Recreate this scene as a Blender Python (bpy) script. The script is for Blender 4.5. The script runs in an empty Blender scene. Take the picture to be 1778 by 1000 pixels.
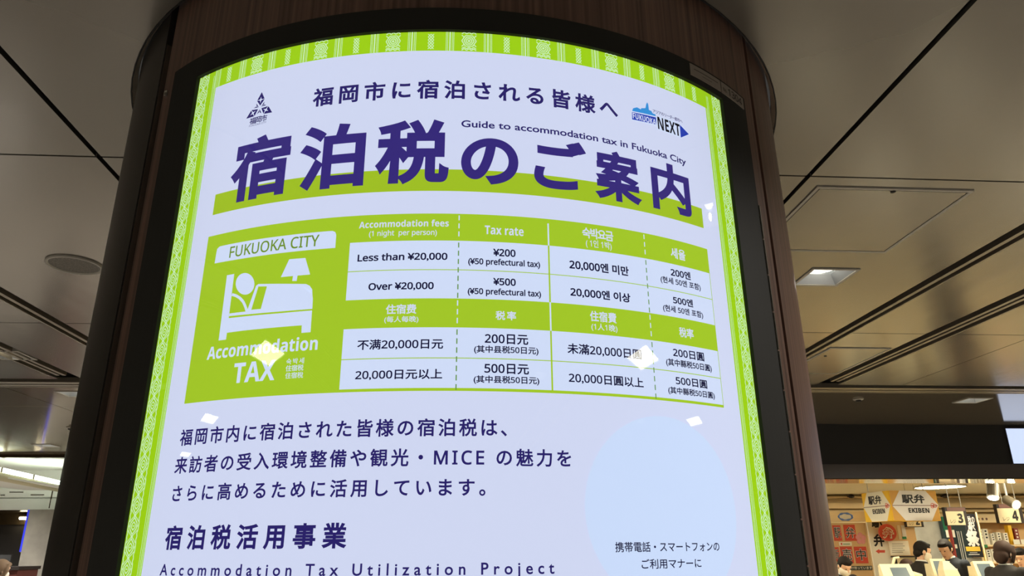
import bpy, bmesh, math, random
from mathutils import Vector, Matrix
random.seed(7)
C = bpy.context.scene.collection
SC = bpy.context.scene
R = math.radians

# ------------------------------------------------------------------ camera, world, exposure
EYE = 1.6                                  # camera height above the floor
F_PX, PITCH, ROLL, YAW = 1262.0, 0.34405619, -0.00787221, R(-4.08084034)
CAM = Vector((0, 0, EYE))
_cy, _sy = math.cos(YAW), math.sin(YAW)
_cp, _sp = math.cos(PITCH), math.sin(PITCH)
_cr, _sr = math.cos(ROLL), math.sin(ROLL)


def turn(x, y, z):
    return Vector((x * _cy - y * _sy, x * _sy + y * _cy, z))


cam_d = bpy.data.cameras.new('camera')
cam_d.sensor_width = 36.0
cam_d.lens = F_PX / 1778 * 36.0
cam_d.clip_start = 0.02
cam_d.clip_end = 200
cam = bpy.data.objects.new('camera', cam_d)
C.objects.link(cam)
ax_r, ax_u, ax_f = turn(_cr, -_sr * _sp, _sr * _cp), turn(-_sr, -_cr * _sp, _cr * _cp), turn(0, _cp, _sp)
M4 = Matrix.Identity(4)
for i in range(3):
    M4[i][0], M4[i][1], M4[i][2], M4[i][3] = ax_r[i], ax_u[i], -ax_f[i], CAM[i]
cam.matrix_world = M4
SC.camera = cam

world = bpy.data.worlds.new('world')
world.use_nodes = True
world.node_tree.nodes['Background'].inputs[0].default_value = (0.9, 0.85, 0.78, 1)
world.node_tree.nodes['Background'].inputs[1].default_value = 0.05
SC.world = world
SC.view_settings.view_transform = 'Standard'
SC.view_settings.look = 'None'
SC.view_settings.gamma = 1.0
SC.view_settings.exposure = 0.0
SC.view_settings.use_curve_mapping = False
LAMP = 11.0            # strength of the hall's lamps
BEAM = 76.0            # watts in each downlight
SHOP = 44.0             # strength of the shop's lamps


# ------------------------------------------------------------------ measuring: photo pixel -> place
def ray(px, py):
    x, y = px - 889.0, 500.0 - py
    x, y = _cr * x - _sr * y, _sr * x + _cr * y
    return turn(x, F_PX * _cp - y * _sp, F_PX * _sp + y * _cp)


def at(px, py, Y):                          # on the upright plane at depth Y
    d = ray(px, py)
    return CAM + d * (Y / d.y)


AX, AY, RP = -0.00719, 1.89454, 0.85        # the column's axis and the poster's radius


def unroll(px, py):                         # on the poster: arc length s, height z
    d = ray(px, py)
    a = d.x ** 2 + d.y ** 2
    b = d.x * AX + d.y * AY
    t = (b - math.sqrt(max(b * b - a * (AX ** 2 + AY ** 2 - RP * RP), 0))) / a
    return Vector((math.atan2(d.x * t - AX, -(d.y * t - AY)) * RP, EYE + d.z * t))


def cyl(th, z, r):                          # th in degrees, 0 faces the camera
    t = R(th)
    return Vector((AX + r * math.sin(t), AY - r * math.cos(t), z))


# ------------------------------------------------------------------ materials
def lin(c):
    return tuple(((v / 255) / 12.92 if v / 255 <= 0.04045 else ((v / 255 + 0.055) / 1.055) ** 2.4) for v in c)


def mat(name, rgb, rough=0.5, metal=0.0, emit=None, strength=1.0, spec=0.5, noise=None, bump=None, bump_d=0.002):
    m = bpy.data.materials.new(name)
    m.use_nodes = True
    nt = m.node_tree
    b = nt.nodes['Principled BSDF']
    c = lin(rgb)
    b.inputs['Base Color'].default_value = (*c, 1)
    b.inputs['Roughness'].default_value = rough
    b.inputs['Metallic'].default_value = metal
    b.inputs['Specular IOR Level'].default_value = spec
    if emit:
        b.inputs['Emission Color'].default_value = (*lin(emit), 1)
        b.inputs['Emission Strength'].default_value = strength
    if noise:                                # (scale xyz, amount, detail): mottled colour
        tc = nt.nodes.new('ShaderNodeTexCoord')
        mp = nt.nodes.new('ShaderNodeMapping')
        mp.inputs['Scale'].default_value = noise[0]
        nz = nt.nodes.new('ShaderNodeTexNoise')
        nz.inputs['Scale'].default_value = 1.0
        nz.inputs['Detail'].default_value = noise[2]
        rp = nt.nodes.new('ShaderNodeValToRGB')
        k = noise[1]
        rp.color_ramp.elements[0].position, rp.color_ramp.elements[1].position = 0.3, 0.7
        rp.color_ramp.elements[0].color = (*[v * (1 - k) for v in c], 1)
        rp.color_ramp.elements[1].color = (*[min(1, v * (1 + k)) for v in c], 1)
        nt.links.new(tc.outputs['Object'], mp.inputs[0])
        nt.links.new(mp.outputs[0], nz.inputs[0])
        nt.links.new(nz.outputs[0], rp.inputs[0])
        nt.links.new(rp.outputs[0], b.inputs['Base Color'])
        if bump:
            bp = nt.nodes.new('ShaderNodeBump')
            bp.inputs['Strength'].default_value = bump
            bp.inputs['Distance'].default_value = bump_d
            nt.links.new(nz.outputs[0], bp.inputs['Height'])
            nt.links.new(bp.outputs[0], b.inputs['Normal'])
    return m


def printed(name, rgb, k=1.0):              # translucent print lit from inside the light box
    base = tuple(int(v * 0.55) for v in rgb)
    return mat(name, base, 0.6, emit=rgb, strength=k, spec=0.0)


def glow(name, rgb, k):
    return mat(name, rgb, 0.5, emit=rgb, strength=k)


M = {
    'ceiling': mat('ceiling_panel', (140, 136, 129), 0.20, 0.7, noise=((1.6, 0.6, 1), 0.06, 3), bump=0.5, bump_d=0.012),
    'ceiling_far': mat('ceiling_panel_far', (165, 152, 132), 0.11, 0.6, noise=((1.2, 0.35, 1), 0.05, 3)),
    'void': mat('dark_gap', (14, 13, 12), 0.9),
    'rail': mat('slot_rail', (150, 142, 128), 0.35, 0.6),
    'floor': mat('stone_floor', (165, 158, 148), 0.25, noise=((3, 3, 3), 0.1, 4)),
    'wall': mat('hall_wall', (120, 114, 106), 0.6),
    'wood': mat('column_wood', (98, 75, 65), 0.42, noise=((110, 110, 0.8), 0.5, 4), bump=0.2),
    'charcoal': mat('charcoal_metal', (62, 58, 54), 0.38, 0.55, noise=((14, 14, 14), 0.04, 2)),
    'black': mat('black_frame', (42, 42, 40), 0.65, spec=0.25),
    'groove': mat('groove_black', (12, 11, 11), 0.7),
    'steel': mat('hinge_steel', (190, 186, 178), 0.25, 0.9),
    'sleeve': mat('sleeve_metal', (215, 206, 190), 0.4),
    'plate': mat('grey_plate', (140, 132, 124), 0.5),
    'plate_ink': mat('plate_ink', (45, 42, 42), 0.6),
    'flange': mat('lamp_flange', (185, 182, 174), 0.4),
    'reflector': mat('lamp_reflector', (205, 212, 220), 0.25, 0.3),
    'bulb': glow('lamp_bulb', (255, 248, 225), 4.5),
    'panel_lamp': glow('panel_lamp', (255, 250, 228), LAMP),
    'white_print': printed('print_white', (209, 217, 244)),
    'lime': printed('print_lime', (158, 209, 22)),
    'lattice': printed('print_pale_lattice', (206, 240, 192)),
    'band': printed('print_olive_band', (160, 193, 38)),
    'green': printed('print_green_panel', (163, 200, 42)),
    'cell': printed('print_cell', (209, 222, 250)),
    'rule': printed('print_rule', (105, 150, 70)),
    'purple': printed('print_purple', (54, 42, 122)),
    'indigo': printed('print_indigo', (42, 34, 104)),
    'ink': printed('print_ink', (22, 20, 56)),
    'tab_ink': printed('print_tab_ink', (112, 146, 44)),
    'circle': printed('print_circle', (203, 221, 252)),
    'sky_blue': printed('print_sky_blue', (52, 145, 218)),
    'royal': printed('print_royal_blue', (36, 62, 176)),
    'black_print': printed('print_black', (16, 16, 26)),
}

glass = bpy.data.materials.new('clear_acrylic')
glass.use_nodes = True
_nt = glass.node_tree
_nt.nodes.clear()
_o = _nt.nodes.new('ShaderNodeOutputMaterial')
_mx = _nt.nodes.new('ShaderNodeMixShader')
_tr = _nt.nodes.new('ShaderNodeBsdfTransparent')
_gl = _nt.nodes.new('ShaderNodeBsdfGlossy')
_gl.inputs['Roughness'].default_value = 0.012
_ge = _nt.nodes.new('ShaderNodeNewGeometry')


def _math(op, a, b=None):
    n_ = _nt.nodes.new('ShaderNodeMath')
    n_.operation = op
    for k_, v_ in enumerate((a, b)):
        if isinstance(v_, (int, float)):
            n_.inputs[k_].default_value = v_
        elif v_ is not None:
            _nt.links.new(v_, n_.inputs[k_])
    return n_.outputs[0]


_dp = _nt.nodes.new('ShaderNodeVectorMath')
_dp.operation = 'DOT_PRODUCT'
_nt.links.new(_ge.outputs['Incoming'], _dp.inputs[0])
_nt.links.new(_ge.outputs['Normal'], _dp.inputs[1])
_fr = _math('ADD', _math('MULTIPLY', _math('POWER', _math('SUBTRACT', 1.0, _math('ABSOLUTE', _dp.outputs['Value'])), 5.0), 0.965), 0.035)   # Schlick
for a, b in ((_fr, _mx.inputs[0]), (_tr.outputs[0], _mx.inputs[1]), (_gl.outputs[0], _mx.inputs[2]), (_mx.outputs[0], _o.inputs[0])):
    _nt.links.new(a, b)
M['glass'] = glass


# ------------------------------------------------------------------ objects
def tag(o, label=None, cat=None, group=None, kind=None):
    for k, v in (('label', label), ('category', cat), ('group', group), ('kind', kind)):
        if v:
            o[k] = v
    return o


def link(name, me, parent=None):
    o = bpy.data.objects.new(name, me)
    C.objects.link(o)
    if parent:
        o.parent = parent
        o.matrix_parent_inverse = Matrix.Translation(-parent.location) if parent.type == 'EMPTY' and not parent.rotation_euler.z else Matrix.Identity(4)
    return o


def thing(name, label, cat, loc=(0, 0, 0), group=None):
    o = bpy.data.objects.new(name, None)
    o.empty_display_size = 0.1
    o.location = loc
    C.objects.link(o)
    return tag(o, label, cat, group)


class MB:
    def __init__(self):
        self.v, self.f = [], []

    def add(self, vs, fs):
        n = len(self.v)
        self.v += [Vector(p) for p in vs]
        self.f += [[i + n for i in f] for f in fs]
        return self

    def quad(self, a, b, c, d):
        return self.add([a, b, c, d], [[0, 1, 2, 3]])

    def box(self, x0, x1, y0, y1, z0, z1):
        v = [(x, y, z) for x in (x0, x1) for y in (y0, y1) for z in (z0, z1)]
        return self.add(v, [[0, 1, 3, 2], [4, 6, 7, 5], [0, 4, 5, 1], [2, 3, 7, 6], [0, 2, 6, 4], [1, 5, 7, 3]])

    def prism(self, ring0, ring1):           # two matching rings of points, closed
        n = len(ring0)
        return self.add(list(ring0) + list(ring1), [list(range(n))[::-1], list(range(n, 2 * n))] + [[i, (i + 1) % n, n + (i + 1) % n, n + i] for i in range(n)])

    def loft(self, rings, caps=True):
        n = len(rings[0])
        vs = [p for r in rings for p in r]
        fs = [[k * n + i, k * n + (i + 1) % n, (k + 1) * n + (i + 1) % n, (k + 1) * n + i] for k in range(len(rings) - 1) for i in range(n)]
        if caps:
            fs += [list(range(n))[::-1], [(len(rings) - 1) * n + i for i in range(n)]]
        return self.add(vs, fs)

    def tube(self, pts, rad, n=10):
        pts = [Vector(p) for p in pts]
        if not hasattr(rad, '__len__'):
            rad = [rad] * len(pts)
        rings = []
        for i, p in enumerate(pts):
            d = (pts[min(i + 1, len(pts) - 1)] - pts[max(i - 1, 0)]).normalized()
            u = d.cross(Vector((0, 0, 1)))
            if u.length < 1e-3:
                u = Vector((1, 0, 0))
            u.normalize()
            w = d.cross(u)
            rings.append([p + (u * math.cos(2 * math.pi * k / n) + w * math.sin(2 * math.pi * k / n)) * rad[i] for k in range(n)])
        return self.loft(rings)

    def lathe(self, prof, c=(0, 0, 0), n=32, caps=True):   # prof: (radius, z)
        c = Vector(c)
        return self.loft([[c + Vector((r * math.cos(2 * math.pi * k / n), r * math.sin(2 * math.pi * k / n), z)) for k in range(n)] for r, z in prof], caps)

    def ball(self, c, rx, ry, rz, n=14, m=9, rot=None):
        c = Vector(c)
        rings = []
        for j in range(m + 1):
            ph = -math.pi / 2 + math.pi * j / m
            k = max(math.cos(ph), 0.02)
            ring = [Vector((rx * k * math.cos(2 * math.pi * i / n), ry * k * math.sin(2 * math.pi * i / n), rz * math.sin(ph))) for i in range(n)]
            rings.append([c + (rot @ p if rot else p) for p in ring])
        return self.loft(rings)

    def build(self, name, m, parent=None, smooth=False, recalc=True):
        me = bpy.data.meshes.new(name)
        me.from_pydata([tuple(p) for p in self.v], [], self.f)
        if recalc:
            bm = bmesh.new()
            bm.from_mesh(me)
            bmesh.ops.recalc_face_normals(bm, faces=bm.faces)
            bm.to_mesh(me)
            bm.free()
        me.materials.append(m)
        if smooth:
            me.polygons.foreach_set('use_smooth', [True] * len(me.polygons))
        return link(name, me, parent)


def shell(th0, th1, z0, z1, r0, r1, step=1.0):   # a curved slab round the column axis
    n = max(2, int(abs(th1 - th0) / step))
    mb = MB()
    rings = []
    for k in range(n + 1):
        th = th0 + (th1 - th0) * k / n
        rings.append([cyl(th, z0, r0), cyl(th, z1, r0), cyl(th, z1, r1), cyl(th, z0, r1)])
    return mb.loft(rings)


# ------------------------------------------------------------------ prints on the curved poster
def bend(bm, lift):
    xs = [v.co.x for v in bm.verts]
    if not xs:
        return
    k0, k1, st = math.floor(min(xs) / 0.01), math.ceil(max(xs) / 0.01), 0.01
    for k in range(k0 + 1, k1):
        bmesh.ops.bisect_plane(bm, geom=bm.verts[:] + bm.edges[:] + bm.faces[:], plane_co=(k * st, 0, 0), plane_no=(1, 0, 0))
    for v in bm.verts:
        v.co = cyl(math.degrees(v.co.x / RP), v.co.y, RP + lift)


def decal(name, polys, level, m, parent):    # polys: lists of (s, z)
    bm = bmesh.new()
    for p in polys:
        vs = [bm.verts.new((q[0], q[1], 0)) for q in p]
        f = bm.faces.new(vs)
        f.normal_update()
        if f.normal.z < 0:
            f.normal_flip()
    bmesh.ops.triangulate(bm, faces=[f for f in bm.faces if len(f.verts) > 4])
    bend(bm, level * 0.00025)
    me = bpy.data.meshes.new(name)
    bm.to_mesh(me)
    bm.free()
    me.materials.append(m)
    return link(name, me, parent)


_cache = {}


def sans(text, heavy=True):                  # the same letters in a plain grotesque cut
    out = ''
    for ch in text:
        if 'A' <= ch <= 'Z':
            out += chr((0x1D5D4 if heavy else 0x1D5A0) + ord(ch) - 65)
        elif 'a' <= ch <= 'z':
            out += chr((0x1D5EE if heavy else 0x1D5BA) + ord(ch) - 97)
        elif '0' <= ch <= '9':
            out += chr((0x1D7EC if heavy else 0x1D7E2) + ord(ch) - 48)
        else:
            out += ch
    return out


def glyphs(text, bold=0.0, spacing=1.0):     # flat outline mesh of a line of writing
    key = (text, round(bold, 4), round(spacing, 4))
    if key not in _cache:
        cu = bpy.data.curves.new('writing', 'FONT')
        cu.body = text
        cu.size = 1.0
        cu.space_character = spacing
        cu.resolution_u = 12 if bold > .033 else 4
        o = bpy.data.objects.new('writing', cu)
        C.objects.link(o)
        bpy.context.view_layer.update()
        dg = bpy.context.evaluated_depsgraph_get()
        me = bpy.data.meshes.new_from_object(o.evaluated_get(dg))
        vs = [(v.co.x, v.co.y) for v in me.vertices]
        fs = [list(p.vertices) for p in me.polygons]
        n0 = len(vs)
        if bold:                             # heavier strokes: a mitred ribbon all round each outline
            cnt = {}
            for f in fs:
                for i, j in zip(f, f[1:] + f[:1]):
                    cnt[(i, j)] = 1
            rim = [e for e in cnt if (e[1], e[0]) not in cnt]
            nxt, prv = {i: j for i, j in rim}, {j: i for i, j in rim}
            off = {}

            def nrm(i, j):
                dx, dy = vs[j][0] - vs[i][0], vs[j][1] - vs[i][1]
                l = math.hypot(dx, dy) or 1
                return dy / l, -dx / l
            for i, j in rim:
                for k in (i, j):
                    if k in off:
                        continue
                    n1 = nrm(prv[k], k) if k in prv else nrm(i, j)
                    n2 = nrm(k, nxt[k]) if k in nxt else nrm(i, j)
                    mx, my = n1[0] + n2[0], n1[1] + n2[1]
                    q = max(mx * mx + my * my, .35)
                    off[k] = len(vs)
                    vs.append((vs[k][0] + 2 * mx / q * bold, vs[k][1] + 2 * my / q * bold))
            fs += [[j, i, off[i], off[j]] for i, j in rim]
        bpy.data.objects.remove(o)
        bpy.data.curves.remove(cu)
        bpy.data.meshes.remove(me)
        _cache[key] = (vs, fs, n0)
    return _cache[key]


def extent(vs):
    xs, ys = [v[0] for v in vs], [v[1] for v in vs]
    return min(xs), max(xs), min(ys), max(ys)


def fit(text, w, h, bold, stretch):
    vs, fs, n0 = glyphs(text, bold)
    x0, x1, y0, y1 = extent(vs)
    if not stretch and len(text) > 1:
        want = w / (h / (y1 - y0))
        va, _, _ = glyphs(text, bold, 1.2)
        a0, a1, _, _ = extent(va)
        slope = ((a1 - a0) - (x1 - x0)) / 0.2
        sp = 1 + (want - (x1 - x0)) / slope
        vs, fs, n0 = glyphs(text, bold, max(0.8, min(2.2, sp)))
    x0, x1, y0, y1 = extent(vs)
    return [((x - x0) / (x1 - x0), (y - y0) / (y1 - y0)) for x, y in vs], fs, n0


def writing(bm, text, L, Rt, B, T, bold=0.02, stretch=False):
    s0, s1, z0, z1 = unroll(*L).x, unroll(*Rt).x, unroll(*B).y, unroll(*T).y
    vs, fs, _ = fit(text, s1 - s0, z1 - z0, bold, stretch)
    bv = [bm.verts.new((s0 + (s1 - s0) * x, z0 + (z1 - z0) * y, 0)) for x, y in vs]
    for f in fs:
        try:
            bm.faces.new([bv[i] for i in f])
        except ValueError:
            pass


def lines(name, rows, level, m, parent, whole=False):     # rows: arguments of writing(); one object per line of text
    if not whole and len(rows) > 1:
        return [lines(name, [r], level, m, parent) for r in rows]
    bm = bmesh.new()
    for r in rows:
        writing(bm, *r)
    bend(bm, level * 0.00025)
    me = bpy.data.meshes.new(name)
    bm.to_mesh(me)
    bm.free()
    me.materials.append(m)
    return link(name, me, parent)


def px_poly(*pts):
    return [tuple(unroll(*p)) for p in pts]


def zoomed(ox, oy, k):                       # points read off an enlarged view of the photo
    return lambda *pts: [tuple(unroll(ox + x / k, oy + y / k)) for x, y in pts]


def strip(pts, w):                           # a ribbon along a polyline, as quads
    out = []
    for a, b in zip(pts, pts[1:]):
        a, b = Vector(a), Vector(b)
        d = b - a
        n = Vector((-d.y, d.x)).normalized() * w / 2
        out.append([a - n, b - n, b + n, a + n])
    return out


def rect(s0, s1, z0, z1):
    return [(s0, z0), (s1, z0), (s1, z1), (s0, z1)]

# ------------------------------------------------------------------ the hall: floor, walls, ceiling
HC = EYE + 1.24 * RP                          # ceiling height
NEAR, FAR = -7.0, 14.0
WEST, EAST = -13.0, 13.0


def structure(name, mb, m, smooth=False):
    return tag(mb.build(name, m, smooth=smooth), kind='structure')


structure('floor', MB().box(WEST, EAST, NEAR, FAR, -0.1, 0), M['floor'])
structure('wall_back', MB().box(WEST, EAST, NEAR - 0.1, NEAR, 0, 3.6), M['wall'])
structure('wall_left', MB().box(WEST - 0.1, WEST, NEAR, FAR, 0, 3.6), M['wall'])
structure('wall_right', MB().box(EAST, EAST + 0.1, NEAR, FAR, 0, 3.6), M['wall'])
structure('wall_front', MB().box(WEST, EAST, FAR, FAR + 0.1, 0, 3.6), M['wall'])

JX, SLOT1, SLOT2 = 1.037, (1.945, 2.035), (2.45, 2.605)
TRIM = (4.815, 5.07)
PY = 1.66                                     # panel length
JOINTS_Y = [1.8905 + PY * k for k in range(-5, 2)]
LAMPS_S = [(1.502, 2.737), (-2.56, 4.197), (1.502, 1.08), (1.502, -2.24), (-1.5, -2.24), (4.6, 2.737), (4.6, -2.24), (-4.6, 1.08)]
LAMPS_FAR = [(3.95, 5.338), (-2.725, 5.305), (-4.345, 8.06), (6.6, 5.338), (-6.4, 5.305), (0.6, 5.33), (-6.0, 8.06), (-8.2, 8.06)]
LAMPS_BIG = [(x, -0.73) for x in (-8.34, -5.55, -2.82, 2.82, 5.55)]
HALF, HALF_B = 0.1, 0.255
holes = [(x - HALF, x + HALF, y - HALF, y + HALF) for x, y in LAMPS_S]
holes_far = [(x - HALF, x + HALF, y - HALF, y + HALF) for x, y in LAMPS_FAR]
holes += [(x - HALF_B, x + HALF_B, y - HALF_B, y + HALF_B) for x, y in LAMPS_BIG]
RHOLE = 1.0245 * RP


def slab(mb, x0, x1, y0, y1, cuts, z0=HC, t=0.012):
    xs = sorted({x0, x1, *[v for c in cuts for v in c[:2] if x0 < v < x1]})
    ys = sorted({y0, y1, *[v for c in cuts for v in c[2:] if y0 < v < y1]})
    for a, b in zip(xs, xs[1:]):
        for c, d in zip(ys, ys[1:]):
            mx, my = (a + b) / 2, (c + d) / 2
            if not any(h[0] < mx < h[1] and h[2] < my < h[3] for h in cuts):
                mb.box(a, b, c, d, z0, z0 + t)


def half_slab(mb, y_in, y_out):               # the two panels notched round the column
    sgn = 1 if y_out > y_in else -1
    n = 48
    xa, xb = -JX + 0.008, JX - 0.008
    h = abs(y_in - AY)
    t0 = math.asin(min(1, h / RHOLE))
    arc = [(AX + RHOLE * math.cos(math.pi - t0 - (math.pi - 2 * t0) * k / n), AY + sgn * RHOLE * math.sin(t0 + (math.pi - 2 * t0) * k / n)) for k in range(n + 1)]
    for (p, q) in zip(arc, arc[1:]):
        mb.prism([(p[0], p[1], HC), (q[0], q[1], HC), (q[0], y_out, HC), (p[0], y_out, HC)], [(p[0], p[1], HC + .012), (q[0], q[1], HC + .012), (q[0], y_out, HC + .012), (p[0], y_out, HC + .012)])
    ylo, yhi = min(y_in, y_out), max(y_in, y_out)
    mb.box(xa, arc[0][0], ylo, yhi, HC, HC + .012)
    mb.box(arc[-1][0], xb, ylo, yhi, HC, HC + .012)


cols = [(WEST, -7.2), (-7.19, -SLOT2[1]), (-SLOT2[0], -SLOT1[1]), (-SLOT1[0], -JX - .008), (-JX + .008, JX - .008), (JX + .008, SLOT1[0]), (SLOT1[1], SLOT2[0]), (SLOT2[1], 3.068), (3.073, EAST)]
mb = MB()
ye = JOINTS_Y + [TRIM[0]]
for x0, x1 in cols:
    if x0 == WEST or x1 == EAST:
        slab(mb, x0, x1, NEAR, TRIM[0], holes)
        continue
    slab(mb, x0, x1, NEAR, ye[0], holes)
    for a, b in zip(ye, ye[1:]):
        a2, b2 = a + .0038, b - (.0038 if b != TRIM[0] else 0)
        if abs(x0 + JX) < .01 and abs(a - 1.8905) < .01:
            half_slab(mb, a2, b2)
        elif abs(x0 + JX) < .01 and abs(b - 1.8905) < .01:
            half_slab(mb, b2, a2)
        else:
            slab(mb, x0, x1, a2, b2, holes)
structure('ceiling', mb, M['ceiling'])
mb = MB()                                     # dark plenum above the joints
slab(mb, WEST, EAST, NEAR, 9.0, [(AX - .87, AX + .87, AY - .87, AY + .87)] + holes + holes_far, HC + .05, .02)
structure('ceiling_void', mb, M['void'])
# panels beyond the cross trim
mb = MB()
fx = [WEST, -7.75, -4.65, -3.09, 0.5, 5.2, EAST]
fy = {-1: [TRIM[1], 5.8, 7.33, 8.83], 1: [TRIM[1], 6.5]}
for a, b in zip(fx, fx[1:]):
    rows = fy[-1] if b < 1 else fy[1]
    for c, d in zip(rows, rows[1:]):
        slab(mb, a + .003, b - .003, c + .003, d - .003, holes_far)
structure('ceiling_far', mb, M['ceiling_far'])
# rails in the slots and in the cross trim
mb = MB()
for s in (-1, 1):
    mb.box(*sorted((s * (SLOT1[0] + .036), s * (SLOT1[0] + .056))), NEAR, TRIM[0] - .1, HC - .004, HC + .03)
    mb.box(*sorted((s * (SLOT1[1] - .008), s * SLOT1[1])), NEAR, TRIM[0] - .1, HC - .006, HC + .03)
    for o in (.045, .085):
        mb.box(*sorted((s * (SLOT2[0] + o), s * (SLOT2[0] + o + .022))), NEAR, TRIM[0] - .12, HC - .004, HC + .03)
    mb.box(*sorted((s * (SLOT2[1] - .01), s * SLOT2[1])), NEAR, TRIM[0] - .12, HC - .006, HC + .03)
structure('trim_slot_rails', mb, M['rail'])
mb = MB()
for y0, y1 in ((4.9, 4.96), (4.985, 5.035), (5.05, 5.07)):
    mb.box(WEST, EAST, y0, y1, HC - .003, HC + .03)
structure('trim_cross', mb, M['rail'])
RC0 = 1.006 * RP
# sleeve and cap of the opening the column goes up through
mb = MB()
n = 96
ring = lambda r, z: [(AX + r * math.cos(2 * math.pi * k / n), AY + r * math.sin(2 * math.pi * k / n), z) for k in range(n)]
mb.loft([ring(RHOLE + .003, HC + .002), ring(RHOLE - .001, HC), ring(RC0 + .006, HC + .017), ring(RC0 + .006, HC + .03), ring(RHOLE + .003, HC + .03)], caps=False)
mb.loft([ring(RHOLE + .004, HC + .20), ring(.80, HC + .20)], caps=False)
structure('trim_column_sleeve', mb, M['sleeve'], smooth=False)
mb = MB()
mb.loft([ring(RHOLE + .001, HC + .001), ring(RHOLE - .001, HC + .001), ring(RHOLE - .001, HC - .0025), ring(RHOLE + .0022, HC - .0025), ring(RHOLE + .0022, HC + .001), ring(RHOLE + .001, HC + .001)], caps=False)
structure('trim_column_ring', mb, M['groove'])


def square_lamp(x, y, half, label, group, big=False, z=HC):
    t = thing('recessed_lamp', label, 'ceiling lamp', (x, y, z), group)
    mb = MB()
    w = .012 if not big else .02
    for a in ((x - half, x + half, y - half, y - half + w), (x - half, x + half, y + half - w, y + half), (x - half, x - half + w, y - half + w, y + half - w), (x + half - w, x + half, y - half + w, y + half - w)):
        mb.box(*a, z - .004, z + .03)
    mb.build('frame', M['flange'], t)
    i = half - w
    if big:
        MB().box(x - i, x + i, y - i, y + i, z + .004, z + .012).build('diffuser', M['panel_lamp'], t)
    else:
        sq = lambda h, dz: [(x - h, y - h, z + dz), (x + h, y - h, z + dz), (x + h, y + h, z + dz), (x - h, y + h, z + dz)]
        mb = MB()
        mb.loft([sq(i, .0), sq(i * .66, .036), sq(i * .66, .05), sq(i * .70, .05), sq(i * 1.04, .0)], caps=False)
        mb.build('reflector', M['reflector'], t)
        MB().lathe([(i * .52, z + .036), (i * .52, z + .05)], (x, y, 0), 24).build('bulb', M['bulb'], t)
    ld = bpy.data.lights.new('beam', 'SPOT')
    ld.energy = BEAM * (3.5 if big else 1) * (2.2 if z > HC else 1)
    ld.spot_size, ld.spot_blend = R(150), 1.0
    ld.shadow_soft_size = .012
    ld.color = (1.0, .945, .87)
    lo = bpy.data.objects.new('beam', ld)
    lo.location = (x, y, z - .012)
    C.objects.link(lo)
    lo.parent = t
    lo.matrix_parent_inverse = Matrix.Translation(-t.location)
    return t


square_lamp(*LAMPS_S[0], HALF, 'small square recessed downlight to the right of the column, in front of the slots', 'small square downlights')
square_lamp(*LAMPS_S[1], HALF, 'small square recessed downlight at the left edge, between the slot and the cross trim', 'small square downlights')
for p in LAMPS_S[2:]:  # the first is mirrored in the poster cover, the rest are added for light
    square_lamp(*p, HALF, 'small square recessed downlight unseen overhead, there to light the hall', 'small square downlights')
square_lamp(*LAMPS_FAR[0], HALF, 'distant square recessed downlight in the dark ceiling above the black shop fascia', 'small square downlights')
square_lamp(*LAMPS_FAR[1], HALF, 'square recessed downlight half hidden behind the column, beyond the left cross trim', 'small square downlights')
square_lamp(*LAMPS_FAR[2], HALF, 'farthest square recessed downlight on the left, close to the bright cove', 'small square downlights')
for p in LAMPS_FAR[3:]:  # unseen lamps added to brighten the far hall and its left side
    square_lamp(*p, HALF, 'square recessed downlight beyond the trim, unseen, added for its light', 'small square downlights')
for p in LAMPS_BIG:
    square_lamp(*p, HALF_B, 'large square panel lamp behind the viewer, mirrored in the poster cover', 'large square panel lamps', True)


def hatch(x0, x1, y0, y1, label, knob):
    t = thing('access_hatch', label, 'ceiling hatch', ((x0 + x1) / 2, (y0 + y1) / 2, HC), 'ceiling access hatches')
    w = .011
    mb = MB()
    for a in ((x0, x1, y0, y0 + w), (x0, x1, y1 - w, y1), (x0, x0 + w, y0 + w, y1 - w), (x1 - w, x1, y0 + w, y1 - w)):
        mb.box(*a, HC - .004, HC)
    mb.build('frame', M['flange'], t)
    g = .004
    MB().box(x0 + w, x1 - w, y0 + w, y1 - w, HC - .0012, HC).build('gap', M['void'], t)
    MB().box(x0 + w + g, x1 - w - g, y0 + w + g, y1 - w - g, HC - .003, HC - .0013).build('panel', M['ceiling'], t)
    MB().lathe([(.008, HC - .006), (.008, HC - .003)], (*knob, 0), 16).build('lock', M['groove'], t)


hatch(1.093, 1.604, 1.95, 2.461, 'large square ceiling access hatch beside the thick diagonal joint, right of the column', (1.347, 1.967))
hatch(1.916 + .155, 2.43, 3.84, 4.474, 'ceiling access hatch wedged between the two slots, close to the cross trim', (2.13, 4.02))

t = thing('ceiling_speaker', 'round flush ceiling speaker partly hidden behind the left side of the column', 'speaker', (-1.512, 2.745, HC))
MB().lathe([(.10, HC), (.10, HC - .006), (.092, HC - .008), (.088, HC - .003)], (-1.512, 2.745, 0), 48, False).build('rim', M['flange'], t, True)
MB().lathe([(.089, HC), (.089, HC - .003)], (-1.512, 2.745, 0), 48).build('grille', mat('speaker_grille', (120, 116, 110), .6, .3, noise=((160, 160, 160), .3, 1)), t)
for x, y, lab in ((3.018, 5.308, 'small round smoke detector on the dark ceiling right of the column, above the fascia'), (-3.50, 6.83, 'smoke detector on the far ceiling panel left of the column')):
    t = thing('smoke_detector', lab, 'smoke detector', (x, y, HC), 'smoke detectors')
    MB().lathe([(.038, HC), (.038, HC - .006), (.032, HC - .010)], (x, y, 0), 24).build('base', M['flange'], t, True)
    MB().lathe([(.02, HC - .009), (.02, HC - .020), (.013, HC - .024)], (x, y, 0), 20).build('head', M['plate_ink'], t, True)

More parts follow.
